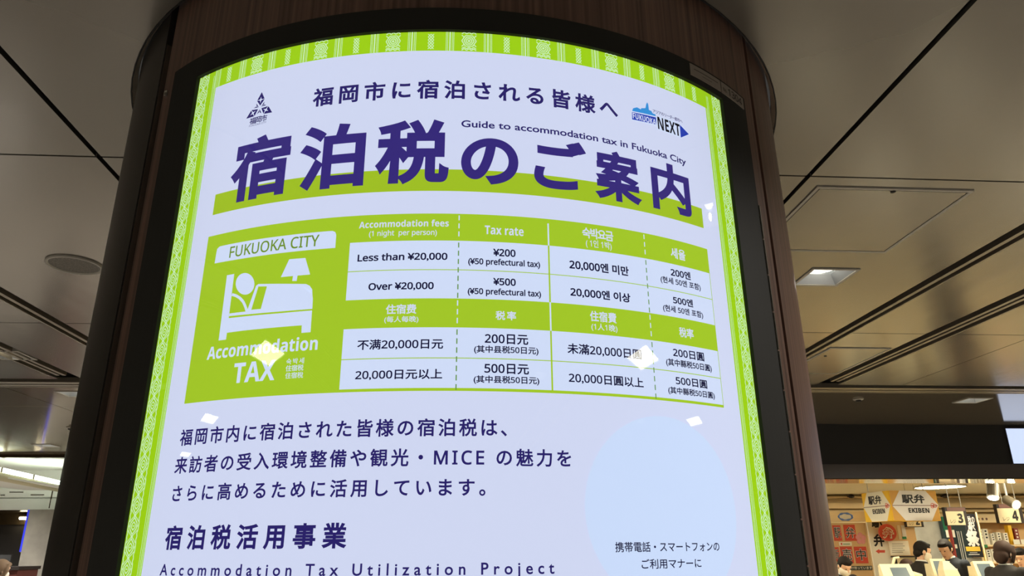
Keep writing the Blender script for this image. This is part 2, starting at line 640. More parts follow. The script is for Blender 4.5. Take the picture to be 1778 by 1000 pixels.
# ------------------------------------------------------------------ the column
TOPZ = HC + .195
RC = 1.006 * RP
YD = math.degrees(YAW)
FL, FR = -37.5 + YD, 47.95 + YD               # outer edges of the sign's frame
FT = EYE + 1.05 * RP                           # its top edge
FB = EYE - .78
WL, WG0, WG1 = -40.2 + YD, 51.0 + YD, 52.1 + YD
RI = .80                                       # rough core behind the cladding
col = tag(bpy.data.objects.new('column', None), kind='structure')
col.location = (AX, AY, 0)
C.objects.link(col)
MB().loft([ring(RI - .004, 0), ring(RI - .004, TOPZ)]).build('core', M['groove'], col)
shell(FL, FR, FT, TOPZ, RI, RC).build('upper_cladding', M['wood'], col, False)
shell(FL, FR, 0, FB, RI, RC).build('lower_cladding', M['wood'], col, False)
shell(WL, FL - .02, 0, TOPZ, RI, RC).build('left_strip', M['wood'], col)
shell(FR + .02, WG0, 0, TOPZ, RI, RC).build('right_strip', M['wood'], col)
shell(WG1, 175 + YD, 0, TOPZ, RI, RC).build('right_cladding', M['wood'], col)
shell(WL - 1.75, WL - 1.62, 0, FT + .1, RI, RC + .001).build('edge_trim', M['steel'], col)
shell(-170 + YD, WL - 1.85, 0, TOPZ, RI, RC + .003).build('charcoal_cladding', M['charcoal'], col)
mb = MB()
_p = cyl(-39.2 + YD, unroll(285, 211).y + .06, RC)
mb.lathe([(.004, -.006), (.006, 0), (.004, .006)], _p, 10)
mb.build('catch', M['steel'], col)

# ------------------------------------------------------------------ the light box
PL, PR, PT = -31.84 + YD, 41.5 + YD, EYE + .9958 * RP
PB = EYE - .70
t = thing('sign_light_box', 'tall curved light box with a wide black frame set into the wooden column', 'light box', (AX, AY - RP, FB))
RF0, RF1 = .805, RC + .002
fr = shell(FL, PL, FB, FT, RF0, RF1)
for a in ((PR, FR, FB, FT), (PL, PR, PT, FT), (PL, PR, FB, PB)):
    s = shell(*a, RF0, RF1)
    fr.add(s.v, s.f)
fr.build('frame', M['black'], t)
shell(PL, PR, PB, PT, RF0, RF0 + .006).build('back_panel', M['flange'], t)
mb = MB()
for r in (RP + .0022, RP + .0030):
    nn = 160
    vv = [cyl(PL + (PR - PL) * k / nn, z, r) for k in range(nn + 1) for z in (PB, PT)]
    mb.add(vv, [[2 * k, 2 * k + 2, 2 * k + 3, 2 * k + 1] for k in range(nn)])
tag(mb.build('cover', M['glass'], t, True), 'clear glossy acrylic cover')
h = MB()
z = FB
while z < EYE + .62:
    s = shell(FR - .10, FR + .12, z, z + .072, RC, RC + .0045)
    h.add(s.v, s.f)
    z += .075
h.build('hinge', M['steel'], t)


def tilted(th0, th1, z0, z1, name, parent, rows, tick):
    pl = shell(th0, th1, z0, z1, RF1, RF1 + .0015).build(name, M['plate'], parent)
    bm = bmesh.new()
    for text, a0, a1, b0, b1 in rows:
        vs, fs, _ = fit(text, R(a1 - a0) * RP, (b1 - b0), .02, True)
        bv = [bm.verts.new((R(a0 + (a1 - a0) * x) * RP, b0 + (b1 - b0) * y, 0)) for x, y in vs]
        for f in fs:
            bm.faces.new([bv[i] for i in f])
    for a0, a1, b0, b1 in tick:
        bm.faces.new([bm.verts.new((R(x) * RP, y, 0)) for x, y in ((a0, b0), (a1, b0), (a1, b1), (a0, b1))])
    bend(bm, RF1 + .0018 - RP)
    me = bpy.data.meshes.new('lettering')
    bm.to_mesh(me)
    bm.free()
    me.materials.append(M['plate_ink'])
    link('lettering' if rows else 'fine_print', me, pl)


z0, z1 = EYE + 1.013 * RP, EYE + 1.044 * RP
tilted(34.9 + YD, 41.2 + YD, z0, z1, 'information_plate', t, [], [(35.6 + YD, 40.6 + YD, z0 + .0155, z0 + .0170), (37.2 + YD, 39.2 + YD, z0 + .008, z0 + .009)])
tilted(41.4 + YD, 47.3 + YD, z0, z1, 'number_plate', t, [(sans('No.', False), 41.75 + YD, 42.7 + YD, z0 + .006, z0 + .015), (sans('1304', False), 43.0 + YD, 46.7 + YD, z0 + .004, z0 + .021)], [])

# ------------------------------------------------------------------ the poster inside it
P = thing('backlit_poster', 'glowing white poster with lime green border and purple Japanese title in the curved light box', 'poster', (AX, AY - RP, PB))
MB_ = shell(PL, PR, PB, PT, RP - .001, RP, .5)
MB_.build('sheet', M['white_print'], P, False)
SL, SR = R(PL) * RP, R(PR) * RP
IL, IR, IT = R(-28.35 + YD) * RP, R(37.92 + YD) * RP, EYE + .9495 * RP
b = decal('border', [rect(SL, IL, PB, PT), rect(IR, SR, PB, PT), rect(IL, IR, IT, PT)], 1, M['lime'], P)
# woven pattern in the border
pol = []
pit = .0306
WB = IL - SL
for side in (-1, 1):
    f = (lambda u: SL + u * WB) if side < 0 else (lambda u: SR - u * WB)
    wl = .56 * WB
    cx = .30
    hw = .25
    zc = EYE + .067
    ks = range(-int((zc - PB) / pit) + 1, int((PT - zc) / pit) + 1)
    for k in ks:
        z = zc + k * pit
        Q = lambda *p: [(f(cx + u * hw), z + v * pit) for u, v in p]
        hexa = [(-.62, -.13), (0, -.40), (.62, -.13), (.62, .13), (0, .40), (-.62, .13), (-.62, -.13)]
        inner = [(-.34, -.07), (0, -.2), (.34, -.07), (.34, .07), (0, .2), (-.34, .07), (-.34, -.07)]
        pol += strip(Q(*hexa), .0020) + strip(Q(*inner), .0017)
        pol += [Q((-.12, -.03), (.12, -.03), (.12, .03), (-.12, .03))]
        for s in (-1, 1):
            pol += strip(Q((s * .98, -.5), (s * .86, -.34), (s * .98, -.2), (s * .98, .2), (s * .86, .34), (s * .98, .5)), .0019)
            pol += strip(Q((0, s * .5), (s * .45, s * .36), (s * .86, s * .2)), .0013)
            pol += strip(Q((0, s * .5), (-s * .45, s * .36), (-s * .86, s * .2)), .0013)
            pol += strip(Q((s * .80, -.05), (s * .80, .05)), .0013)
        pol += [Q((-.2, .46), (0, .42), (.2, .46), (.2, .54), (0, .58), (-.2, .54))]
    for u, w in ((.83, .0010), (.90, .0010), (.96, .0012)):
        a = sorted((f(u) - w / 2, f(u) + w / 2))
        pol.append(rect(a[0], a[1], PB, IT if u > .9 else PT - .01))
dth = R(4.43) * RP
sc = R(.70) * RP
zt0, zt1 = IT, PT
ht = zt1 - zt0
for k in range(-7, 8):
    s = sc + k * dth
    if k % 2 == 0:                            # medallion
        Q = lambda *p: [(s + u * .0125, zt0 + v * ht) for u, v in p]
        for w in (1, .7, .42):
            pol += strip(Q((-.5 * w, .55 - .28 * w), (.5 * w, .55 - .28 * w), (1 * w, .55), (.5 * w, .55 + .28 * w), (-.5 * w, .55 + .28 * w), (-w, .55), (-.5 * w, .55 - .28 * w)), .0017)
        pol += [Q((-.16, .5), (.16, .5), (.16, .6), (-.16, .6))]
        for v in (.05, .13, .92):
            pol += strip(Q((-1, v), (-.66, v + .09), (-.33, v), (0, v + .09), (.33, v), (.66, v + .09), (1, v)), .0017)
        for s_ in (-1, 1):
            pol += strip(Q((s_, .25), (s_ * .7, .36)), .0017) + strip(Q((s_, .85), (s_ * .7, .74)), .0017)
    else:                                     # narrow lattice
        Q = lambda *p: [(s + u * .005, zt0 + v * ht) for u, v in p]
        for v in (.08, .24, .40, .56, .72):
            pol += strip(Q((-1, v), (0, v + .16), (1, v)), .0013) + strip(Q((-1, v + .16), (0, v), (1, v + .16)), .0013)
    for dx, w in ((-.0065, .0009), (-.004, .0009), (0, .0022), (.004, .0009), (.0065, .0009)):
        x = s + dth / 2 + dx
        if k < 7:
            pol.append(rect(x - w / 2, x + w / 2, zt0, zt1))
for dx in (-.0065, -.004, 0, .004, .0065):
    x = sc - 7.45 * dth + dx
    pol.append(rect(x - .0005, x + .0005, zt0, zt1))
pt_ = decal('woven_pattern', pol, 2, M['lattice'], b)

# city emblem (three pointed rhombi round a star) with its name
e = Vector(unroll(330 + 607 / 5, 40 + 735 / 5))
hE = unroll(330 + 627 / 5, 40 + 600 / 5).y - e.y
ink, hol = [], []
for k in range(3):
    a = R(120 * k)
    rot = lambda x, y: (e.x + hE * (x * math.cos(a) - y * math.sin(a)), e.y + hE * (x * math.sin(a) + y * math.cos(a)))
    ink.append([rot(0, 1.0), rot(-.26, .50), rot(0, .13), rot(.26, .50)])
    hol.append([rot(0, .70), rot(-.04, .55), rot(-.17, .50), rot(-.04, .45), rot(0, .28), rot(.04, .45), rot(.17, .50), rot(.04, .55)])
    for s in (-1, 1):
        hol += strip([rot(0, .48), rot(s * .3, .52)], hE * .035)
    a += R(60)
    rot2 = lambda x, y: (e.x + hE * (x * math.cos(a) - y * math.sin(a)), e.y + hE * (x * math.sin(a) + y * math.cos(a)))
    ink.append([rot2(0, .10), rot2(-.16, .40), rot2(-.02, .30)])
    ink.append([rot2(0, .10), rot2(.02, .30), rot2(.16, .40)])
em = decal('emblem', ink, 1, M['indigo'], P)
decal('star_cutout', hol, 2, M['white_print'], em)
lines('emblem_name', [('福岡市', (434, 208), (464, 203), (448.8, 213), (449.5, 201.5), .02),
                      (sans('FUKUOKA CITY', False), (433, 217), (462.6, 212), (447.8, 217), (447.8, 214), .0, True)], 1, M['indigo'], em)

lines('heading', [('福岡市に宿泊される皆様へ', (543.5, 170), (1073, 198), (740, 171.5), (742.7, 138.7), .028)], 1, M['indigo'], P)

# olive stripe and the big title
sl, sr = unroll(374.6, 337.3).x, unroll(1218, 361).x
decal('title_stripe', [rect(sl, sr, EYE + .538, EYE + .577)], 1, M['band'], P)
lines('title', [
    ('宿', (402, 300), (508.2, 233.8), (413.3, 351.5), (458.8, 234.3), .034, True),
    ('泊', (515.8, 321.6), (636.8, 228), (561.3, 328.7), (598, 214), .034, True),
    ('税', (651.2, 286), (779, 293.8), (679, 320.9), (765, 207.7), .034, True),
    ('の', (800.6, 282), (899.9, 279), (859.8, 321), (852, 240.3), .036, True),
    ('ご', (927.3, 300.4), (1017, 258), (984.3, 330.8), (1007, 247.9), .036, True),
    ('案', (1029.9, 265.5), (1115, 352), (1075.5, 350.5), (1067.9, 263), .034, True),
    ('内', (1129, 294), (1200.6, 367.2), (1193.9, 377), (1165, 286), .034, True)], 2, M['purple'], P, True)
lines('subtitle', [('Guide to accommodation tax in Fukuoka City', (801, 217), (1190.8, 282.2), (1187.8, 289.5), (846, 210.8), .018, True)], 2, M['indigo'], P)

# slogan mark at the top right
g = zoomed(790, 100, 3.293)
lg = decal('slogan_mark', [g((1007, 308), (1150, 340), (1152, 336), (1215, 350), (1288, 378), (1345, 440), (1292, 464), (1284, 458), (1158, 412), (1150, 392), (1007, 358))], 1, M['cell'], P)
decal('skyline', [g((1013, 302), (1018, 290), (1040, 285), (1062, 297), (1064, 290), (1088, 290), (1092, 268), (1098, 256), (1104, 268), (1108, 300), (1122, 306), (1130, 320), (1146, 326), (1146, 336), (1013, 306))], 2, M['sky_blue'], lg)
decal('arrow', [g((1284, 384), (1336, 439), (1290, 458))], 2, M['royal'], lg)
decal('flag', [g((1011, 312), (1148, 343), (1150, 384), (1012, 354))], 2, M['royal'], lg)
gp = lambda x, y: (790 + x / 3.293, 100 + y / 3.293)
lines('flag_lettering', [(sans('FUKUOKA'), gp(1015, 330), gp(1147, 360), gp(1080, 366), gp(1080, 334), .006, True)], 3, M['white_print'], lg)
lines('mark_lettering', [(sans('NEXT'), gp(1158, 380), gp(1284, 410), gp(1225, 430), gp(1225, 362), .006, True)], 3, M['black_print'], lg)
lines('mark_caption', [('アジアのリーダー都市へ', gp(1130, 300), gp(1298, 350), gp(1210, 342), gp(1210, 322), .01)], 2, M['indigo'], lg)

# the green table
zT, zB = EYE + .5861 * RP, EYE + .2534 * RP
tl, tr = R(-25.72 + YD) * RP, R(35.14 + YD) * RP
tb = decal('tax_table', [rect(tl, tr, zB, zT)], 1, M['green'], P)
cl = unroll(607, 422).x
cl2 = R(-7.49 + YD) * RP
dv1, sv, dv2 = R(4.02 + YD) * RP, R(13.64 + YD) * RP, R(25.35 + YD) * RP
rows_z = [(.5315, .4752), (.4736, .4197), (.366, .3117), (.3101, .2585)]
cells = []
for a, b_ in rows_z:
    for s0, s1 in ((cl2, sv - .0013), (sv + .0013, tr - .0016)):
        cells.append(rect(s0, s1, EYE + b_ * RP, EYE + a * RP))
for q in cells:
    decal('cell', [q], 2, M['cell'], tb)
bands = [(.5861, .5315, 'cell'), (.5315, .4197, 'rule'), (.4197, .366, 'cell'), (.366, .2585, 'rule')]
for a, b_, ink_ in bands:
    za, zb = EYE + a * RP, EYE + b_ * RP
    for d in (dv1, dv2):
        ds, z = [], za - .003
        while z > zb + .005:
            ds.append(rect(d - .0009, d + .0009, z - .0085, z))
            z -= .0138
        decal('dashed_divider', ds, 3, M[ink_], tb)
    if ink_ == 'cell':
        decal('solid_divider', [rect(sv - .0012, sv + .0012, zb, za - (.008 if a > .5 else 0))], 3, M['cell'], tb)
lines('header_lettering', [
    (sans('Accommodation fees'), (624, 389), (779.4, 387), (702, 394), (702, 382), .004, True),
    (sans('(1 night  per person)', False), (641, 406), (758.7, 405), (698.8, 411.7), (698.8, 399), .015, True),
    (sans('Tax rate'), (841.7, 400.8), (909, 403), (875.7, 408.3), (875.7, 393.3), .004, True),
    ('숙박요금', (1010.7, 405), (1064.3, 409.2), (1038, 416.2), (1038, 398), .025),
    (sans('( 1인 1박)', False), (1017, 423.2), (1061.5, 426.7), (1039, 433), (1039, 418), .012, True),
    ('세율', (1164, 440), (1189.2, 441.8), (1177, 450.5), (1177, 432.3), .025, True),
    ('住宿费', (670, 536.8), (723.3, 536.2), (696.4, 545.3), (696.4, 528.3), .022),
    ('(每人每晚)', (667.5, 554.5), (726.7, 554.5), (696.4, 561.3), (696.4, 548.7), .012, True),
    ('税率', (860.4, 548), (896, 548), (878.4, 556.2), (878.4, 540.2), .022),
    ('住宿費', (1024, 550.3), (1070.2, 553.8), (1047.5, 559.7), (1047.5, 541.5), .022, True),
    (sans('(1人1晚)', False), (1026.5, 567.8), (1071.6, 570.2), (1049.2, 576.5), (1049.2, 562.5), .012, True),
    ('稅率', (1178.7, 576.5), (1203.6, 579.3), (1191, 587), (1191, 569.5), .022, True)], 3, M['white_print'], tb)
lines('cell_lettering', [
    (sans('Less than ¥20,000', False), (621.3, 446.7), (777, 445), (744.7, 453.5), (739.6, 438.6), .030, True),
    (sans('Over ¥20,000', False), (640, 498.4), (753.2, 496.7), (724, 504.5), (724, 490), .030, True),
    (sans('¥200', False), (856, 440), (895, 439.6), (875.7, 445.7), (875.7, 432.8), .030, True),
    (sans('(¥50 prefectural tax)', False), (812.8, 457), (937.6, 460.3), (875.7, 464.2), (875.7, 450), .030, True),
    (sans('¥500', False), (856, 490), (895.4, 490), (875.7, 496), (875.7, 483.4), .030, True),
    (sans('(¥50 prefectural tax)', False), (812, 508.6), (939.3, 511.3), (875.7, 515.8), (875.7, 501.5), .030, True),
    (sans('不满20,000日元', False), (620.6, 598.7), (769.6, 597), (695.4, 607.2), (695.4, 588.5), .020, True),
    (sans('20,000日元以上', False), (617.2, 651.4), (767.9, 649), (702, 659.3), (702, 641), .020, True),
    (sans('200日元', False), (841.7, 588.5), (917, 589.6), (879, 598), (879, 580.4), .022, True),
    (sans('(其中县税50日元)', False), (823, 607.6), (934.8, 610), (879, 615.7), (879, 600.8), .022, True),
    (sans('500日元', False), (841, 641), (918.2, 641), (879, 649.7), (879, 631.7), .022, True),
    (sans('(其中县税50日元)', False), (822.3, 659.3), (936.2, 662), (879, 667.8), (879, 652.8), .022, True),
    (sans('20,000엔 미만', False), (988.3, 460.3), (1091.2, 471.5), (1045, 474.6), (1045, 457), .030, True),
    (sans('20,000엔 이상', False), (990, 507.6), (1094, 517), (1045, 521), (1045, 504), .030, True),
    (sans('200엔', False), (1164, 473.3), (1198.3, 479.2), (1181.5, 482.7), (1181.5, 469.2), .030, True),
    (sans('(현세 50엔 포함)', False), (1146.5, 485.5), (1215.8, 498.8), (1181.5, 498.8), (1181.5, 485.7), .022, True),
    (sans('500엔', False), (1168.2, 522.3), (1202.5, 526.8), (1185, 530.3), (1185, 517.2), .030, True),
    (sans('(현세 50엔 포함)', False), (1150.7, 533.8), (1220, 546.8), (1185, 547.5), (1185, 534.3), .022, True),
    (sans('未滿20,000日圓', False), (984.8, 604.5), (1113.3, 615), (1045, 619.2), (1045, 600.3), .020, True),
    (sans('20,000日圓以上', False), (987.3, 655.3), (1116.8, 664), (1052, 669.3), (1052, 651), .020, True),
    (sans('200日圓', False), (1168.2, 614), (1221.8, 619.6), (1195.5, 623.4), (1195.5, 608.5), .022, True),
    (sans('(其中縣税50日圓)', False), (1156, 628.3), (1235, 638.8), (1195.5, 641.3), (1195.5, 627.1), .022, True),
    (sans('500日圓', False), (1172.8, 661.2), (1227, 666.8), (1199.7, 671.4), (1199.7, 656.8), .022, True),
    (sans('(其中縣税50日圓)', False), (1159.8, 678), (1240.3, 686.8), (1199.7, 689.2), (1199.7, 675.4), .022, True)], 3, M['ink'], tb)

# pictogram of a guest in bed, on the green table
g = zoomed(340, 380, 3.0286)
arc = lambda cx, cy, rx, ry, a0, a1, n=8: [(cx + rx * math.cos(R(a0 + (a1 - a0) * k / n)), cy - ry * math.sin(R(a0 + (a1 - a0) * k / n))) for k in range(n + 1)]
pg = [g((100, 235), (110, 175), (114, 158), (126, 146), (150, 140), (300, 112), (450, 91), (600, 74), (700, 65), (720, 64), (734, 70), (739, 84), (734, 153), (600, 164), (450, 180), (300, 201), (200, 217)),
      g((492, 213), (577, 206), (602, 293), (448, 307)), g((512, 300), (536, 297), (531, 327), (508, 327)),
      g(*arc(260, 342, 49, 57, 0, 350, 28)),
      g((165, 297), (203, 290), (160, 635), (121, 640)),
      g((170, 523), (300, 509), (450, 496), (612, 482), (604, 596), (556, 600), (558, 560), (400, 573), (250, 588), (160, 600)),
      g((178, 498), (268, 487), (286, 479), (342, 474), (480, 474), (614, 466), (613, 474), (450, 487), (300, 500), (176, 512)),
      g((375, 355), (560, 355), (612, 380), (616, 420), (614, 467), (480, 476), (342, 476)),
      g((318, 352), (330, 343), (580, 343), (600, 352), (613, 372), (614, 400), (560, 356), (326, 356)),
      g((318, 352), (332, 350), (292, 480), (270, 486))]
pg += [[tuple(p) for p in q] for q in strip(g((191, 398), (212, 404), (232, 416), (250, 436), (262, 462), (270, 488)), .0045)]
pic = decal('pictogram', pg, 2, M['cell'], P)
lines('tab_lettering', [(sans('FUKUOKA CITY', False), (399.4, 439), (554.5, 419.6), (481.9, 435.2), (481.9, 415.4), .012, True)], 3, M['tab_ink'], pic)
lines('pictogram_lettering', [
    (sans('Accommodation'), (360.5, 616), (552.2, 596), (462, 614), (459, 590.5), .006, True),
    (sans('TAX'), (407, 640.7), (480, 627.5), (439, 662.8), (444, 627.5), .006, True),
    ('숙박세', (497.8, 627), (528.3, 626), (513, 632), (513, 621.8), .01),
    ('住宿税', (496.5, 639), (527.3, 638), (512, 644.3), (512, 633.5), .01),
    ('住宿稅', (495.8, 651.5), (526.8, 650.5), (511, 657), (511, 646.2), .01)], 3, M['cell'], pic)

lines('paragraph', [
    ('福岡市内に宿泊された皆様の宿泊税は、', (312, 767.5), (880.3, 754), (669.5, 758.5), (668, 727), .020),
    (sans('来訪者の受入環境整備や観光・MICE の魅力を', False), (303.5, 812.5), (991.9, 799), (666.5, 810.4), (666.5, 778.6), .020),
    ('さらに高めるために活用しています。', (299.6, 859), (842.8, 857.5), (590, 864), (590, 832), .020)], 1, M['indigo'], P)
lines('project_heading', [('宿泊税活用事業', (286.4, 940), (602, 940), (580, 953.4), (579.5, 907), .030)], 1, M['indigo'], P)
lines('project_subheading', [('Accommodation Tax Utilization Project', (277.4, 996), (962.5, 988), (860, 1004.5), (840.4, 976.5), .016)], 1, M['indigo'], P)

cx = (unroll(1015, 870).x + unroll(1275, 870).x) / 2
rr = (unroll(1275, 870).x - unroll(1015, 870).x) / 2
cz = unroll(1140, 722).y - rr
nc = decal('notice_circle', [[(cx + rr * math.cos(2 * math.pi * k / 72), cz + rr * math.sin(2 * math.pi * k / 72)) for k in range(72)]], 1, M['circle'], P)
lines('notice_lettering', [
    ('携帯電話・スマートフォンの', (1068, 950.5), (1248.6, 949.6), (1111.5, 958.6), (1111.5, 940.6), .012, True),
    ('ご利用マナーに', (1113.6, 979), (1217.4, 979), (1152, 987.4), (1152, 970), .012, True)], 2, M['ink'], nc)

# ------------------------------------------------------------------ the shop on the right
M.update({
    'fascia': mat('fascia_black', (62, 62, 62), 0.6, spec=0.2),
    'lintel': mat('lintel_metal', (128, 124, 124), 0.35, 0.4),
    'soffit': mat('soffit_metal', (215, 205, 185), 0.08, 0.9),
    'sign_white': glow('sign_white', (206, 222, 255), 0.95),
    'cream': mat('cream_wall', (232, 212, 168), 0.7),
    'passage_white': mat('passage_paint', (228, 230, 224), 0.8),
    'lip_paint': mat('cove_lip_paint', (206, 200, 168), 0.6),
    'shop_white': mat('shop_ceiling_paint', (236, 226, 200), 0.8),
    'beam': mat('pale_wood', (238, 212, 166), 0.6, noise=((1, 6, 6), 0.08, 3)),
    'tan': mat('tan_board', (214, 178, 128), 0.7),
    'stone': mat('grey_stone', (150, 146, 136), 0.5, noise=((5, 5, 5), 0.16, 5)),
    'red': mat('poster_red', (206, 78, 58), 0.6),
    'char': mat('character_black', (24, 20, 22), 0.6),
    'pink': mat('blossom_pink', (222, 150, 150), 0.6),
    'paper': mat('white_paper', (232, 226, 210), 0.7),
    'teal': mat('dark_teal', (34, 48, 52), 0.5),
    'deep_green': mat('deep_green', (22, 92, 62), 0.5),
    'nobori': mat('banner_black', (26, 25, 34), 0.8),
    'yellow': mat('sign_yellow', (240, 190, 40), 0.6),
    'yellow_shaded': mat('sign_yellow_shaded', (196, 146, 66), 0.6),  # the lantern's yellow with shade put into the colour
    'sign_grey': mat('sign_pale', (214, 208, 204), 0.6),
    'maroon': mat('sign_maroon', (110, 74, 66), 0.6),
    'beige_sign': mat('sign_beige', (216, 198, 160), 0.6),
    'edge': mat('sign_edge_black', (40, 30, 26), 0.6),
    'blue_ink': mat('ring_blue', (96, 128, 196), 0.6),
    'green_ink': mat('label_green', (46, 128, 72), 0.6),
    'pos': mat('register_cream', (232, 220, 186), 0.45),
    'screen': mat('register_screen', (86, 98, 104), 0.35, emit=(110, 126, 136), strength=0.2),
    'light_hair': mat('light_brown_hair', (128, 104, 80), 0.75),
    'skin': mat('skin', (232, 186, 154), 0.6),
    'hair': mat('black_hair', (32, 27, 25), 0.75, spec=.25),
    'brown_hair': mat('brown_hair', (58, 40, 31), 0.75, spec=.25),
    'mask': mat('face_mask', (236, 226, 208), 0.8),
    'uniform': mat('black_uniform', (38, 33, 31), 0.85),
    'suit': mat('navy_suit', (42, 46, 54), 0.85),
    'shirt': mat('white_shirt', (228, 226, 222), 0.8),
    'eye': mat('dark_eye', (28, 22, 20), 0.2),
    'lip': mat('lips', (176, 104, 90), 0.5),
    'shoe': mat('black_leather', (20, 19, 18), 0.4),
    'shop_lamp': glow('shop_lamp', (255, 246, 214), SHOP),
    'spot_glass': glow('spot_glass', (255, 240, 200), 22),
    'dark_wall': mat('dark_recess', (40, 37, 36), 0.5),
    'brown_metal': mat('brown_metal', (92, 78, 58), 0.25, 0.7),
    'blue_light': glow('blue_light', (28, 44, 225), 0.4),
    'tube_lamp': glow('tube_lamp', (246, 255, 240), 14),
    'gold': mat('gold_item', (214, 176, 60), 0.5),
    'dark_red': mat('dark_red', (128, 42, 34), 0.5),
    'counter_red': mat('counter_red', (92, 44, 38), 0.5),
    'tag_dark': mat('tag_dark', (58, 66, 62), 0.6),
})
FY = 6.5
ZF, ZL = at(1600, 806, FY).z, at(1600, 831, FY).z
XS = 2.4                                       # the shop's left end, hidden behind the column
structure('shop_fascia', MB().box(XS, EAST, FY, FY + .42, ZF, HC + .1), M['fascia'])
structure('trim_lintel', MB().box(XS, EAST, FY + .004, FY + .42, ZL + .006, ZF), M['lintel'])
structure('trim_soffit', MB().box(XS, EAST, FY + .004, FY + .45, ZL - .004, ZL + .006), M['soffit'])
ZC = EYE + .80
structure('ceiling_shop', MB().box(XS, EAST, FY + .42, 12.1, ZC, ZC + .03), M['shop_white'])
structure('wall_shop_back', MB().box(XS, EAST, 12.1, 12.2, 0, ZC), M['cream'])
mb = MB()
for a, b_ in ((861, 864), (873, 882), (886, 889)):
    mb.box(5.4, EAST, 12.0 - .05 * (a > 870), 12.1, at(1680, b_, 12).z, at(1680, a, 12).z)
structure('trim_shop_cornice', mb, M['beam'])


def vbox(name, x0, x1, y0, y1, Y, m, parent=None, thick=.02):   # upright slab read off the photo at depth Y
    ym, xm = (y0 + y1) / 2, (x0 + x1) / 2
    a, b_, zt, zb = at(x0, ym, Y).x, at(x1, ym, Y).x, at(xm, y0, Y).z, at(xm, y1, Y).z
    return MB().box(a, b_, Y, Y + thick, zb, zt).build(name, m, parent)


def face_text(name, text, x0, x1, y0, y1, Y, m, parent, bold=.02, stretch=True):
    ym, xm = (y0 + y1) / 2, (x0 + x1) / 2
    a, b_, zt, zb = at(x0, ym, Y).x, at(x1, ym, Y).x, at(xm, y0, Y).z, at(xm, y1, Y).z
    vs, fs, n0 = fit(text, b_ - a, zt - zb, bold, stretch)
    mb = MB()
    mb.add([(a + (b_ - a) * x, Y - .002 - .0004 * (i < n0), zb + (zt - zb) * y) for i, (x, y) in enumerate(vs)], fs)
    return mb.build(name, m, parent, recalc=False)


def base(px, py, Y):
    p = at(px, py, Y)
    return (p.x, p.y, p.z)


# white backlit sign let into the fascia
t = thing('backlit_sign', 'blank white backlit sign set into the right end of the black fascia', 'sign', base(1751, 805, FY))
xs = at(1751, 775, FY).x
zb, zt = at(1757, 805, FY).z, at(1745, 744.5, FY).z
MB().box(xs, xs + 1.8, FY - .02, FY, zb, zt).build('face', M['sign_white'], t)
MB().box(xs - .006, xs + 1.806, FY - .016, FY, zb - .006, zt + .006).build('frame', M['fascia'], t)
# lamps of the shop: the first is visible, the others are added to brighten it
for i, (x, y) in enumerate(((6.88, 10.35), (3.7, 10.35), (9.6, 10.35), (6.6, 8.0), (4.6, 8.0), (8.6, 8.0))):
    t = thing('shop_ceiling_lamp', 'bright round flush lamp on the shop ceiling' if i == 0 else 'hidden round shop ceiling lamp added to brighten the shop', 'ceiling lamp', (x, y, ZC), 'round shop lamps')
    MB().lathe([(.34, ZC), (.34, ZC - .02), (.325, ZC - .022), (.325, ZC - .004)], (x, y, 0), 40, False).build('rim', M['flange'], t, True)
    MB().lathe([(.322, ZC - .004), (.322, ZC - .016)], (x, y, 0), 40).build('diffuser', M['shop_lamp'], t)


def spotlight(px, py, Y, aim, label, lit, size=.05):
    c = at(px, py, Y)
    d = Vector(aim).normalized()
    t = thing('track_spotlight', label, 'spotlight', tuple(c), 'shop spotlights')
    MB().tube([c - d * size * 1.5, c + d * size * 1.3], size, 20).build('housing', mat('spot_housing', (104, 95, 80), .5, .2) if 'spot_housing' not in bpy.data.materials else bpy.data.materials['spot_housing'], t, False)
    MB().tube([c + d * size * 1.28, c + d * size * 1.42], size * 1.06, 20).build('bezel', M['flange'], t)
    MB().tube([c + d * size * 1.40, c + d * size * 1.47], size * .8, 20).build('glass', M['spot_glass'] if lit else M['shop_lamp'], t)
    MB().tube([c - d * size, (c - d * size) + Vector((0, 0, .05)), Vector((c.x - d.x * size, c.y - d.y * size, ZC))], .012, 8).build('stem', M['flange'], t)


spotlight(1724, 853, 8.2, (-.35, -.25, -.8), 'beige can spotlight pointing down in front of the pale wooden cornice', False, .06)
spotlight(1756, 872, 8.6, (.05, -.85, -.45), 'dazzling spotlight shining towards the viewer above the counter number 4 sign', True, .055)

for x_, lab in ((1478, 'small dark round fitting on the pale cornice above the blue ring sign'), (1641, 'small dark round fitting on the pale cornice right of the yellow lantern sign')):
    c = at(x_, 861.5, 11.9)
    q = thing('cornice_fitting', lab, 'fitting', tuple(c), 'dark fittings on the cornice')
    MB().ball(c, .05, .05, .03, 16, 8).build('housing', M['edge'], q, True)
    MB().box(c.x - .015, c.x + .015, c.y, 12.0, c.z - .008, c.z + .012).build('arm', M['edge'], q)


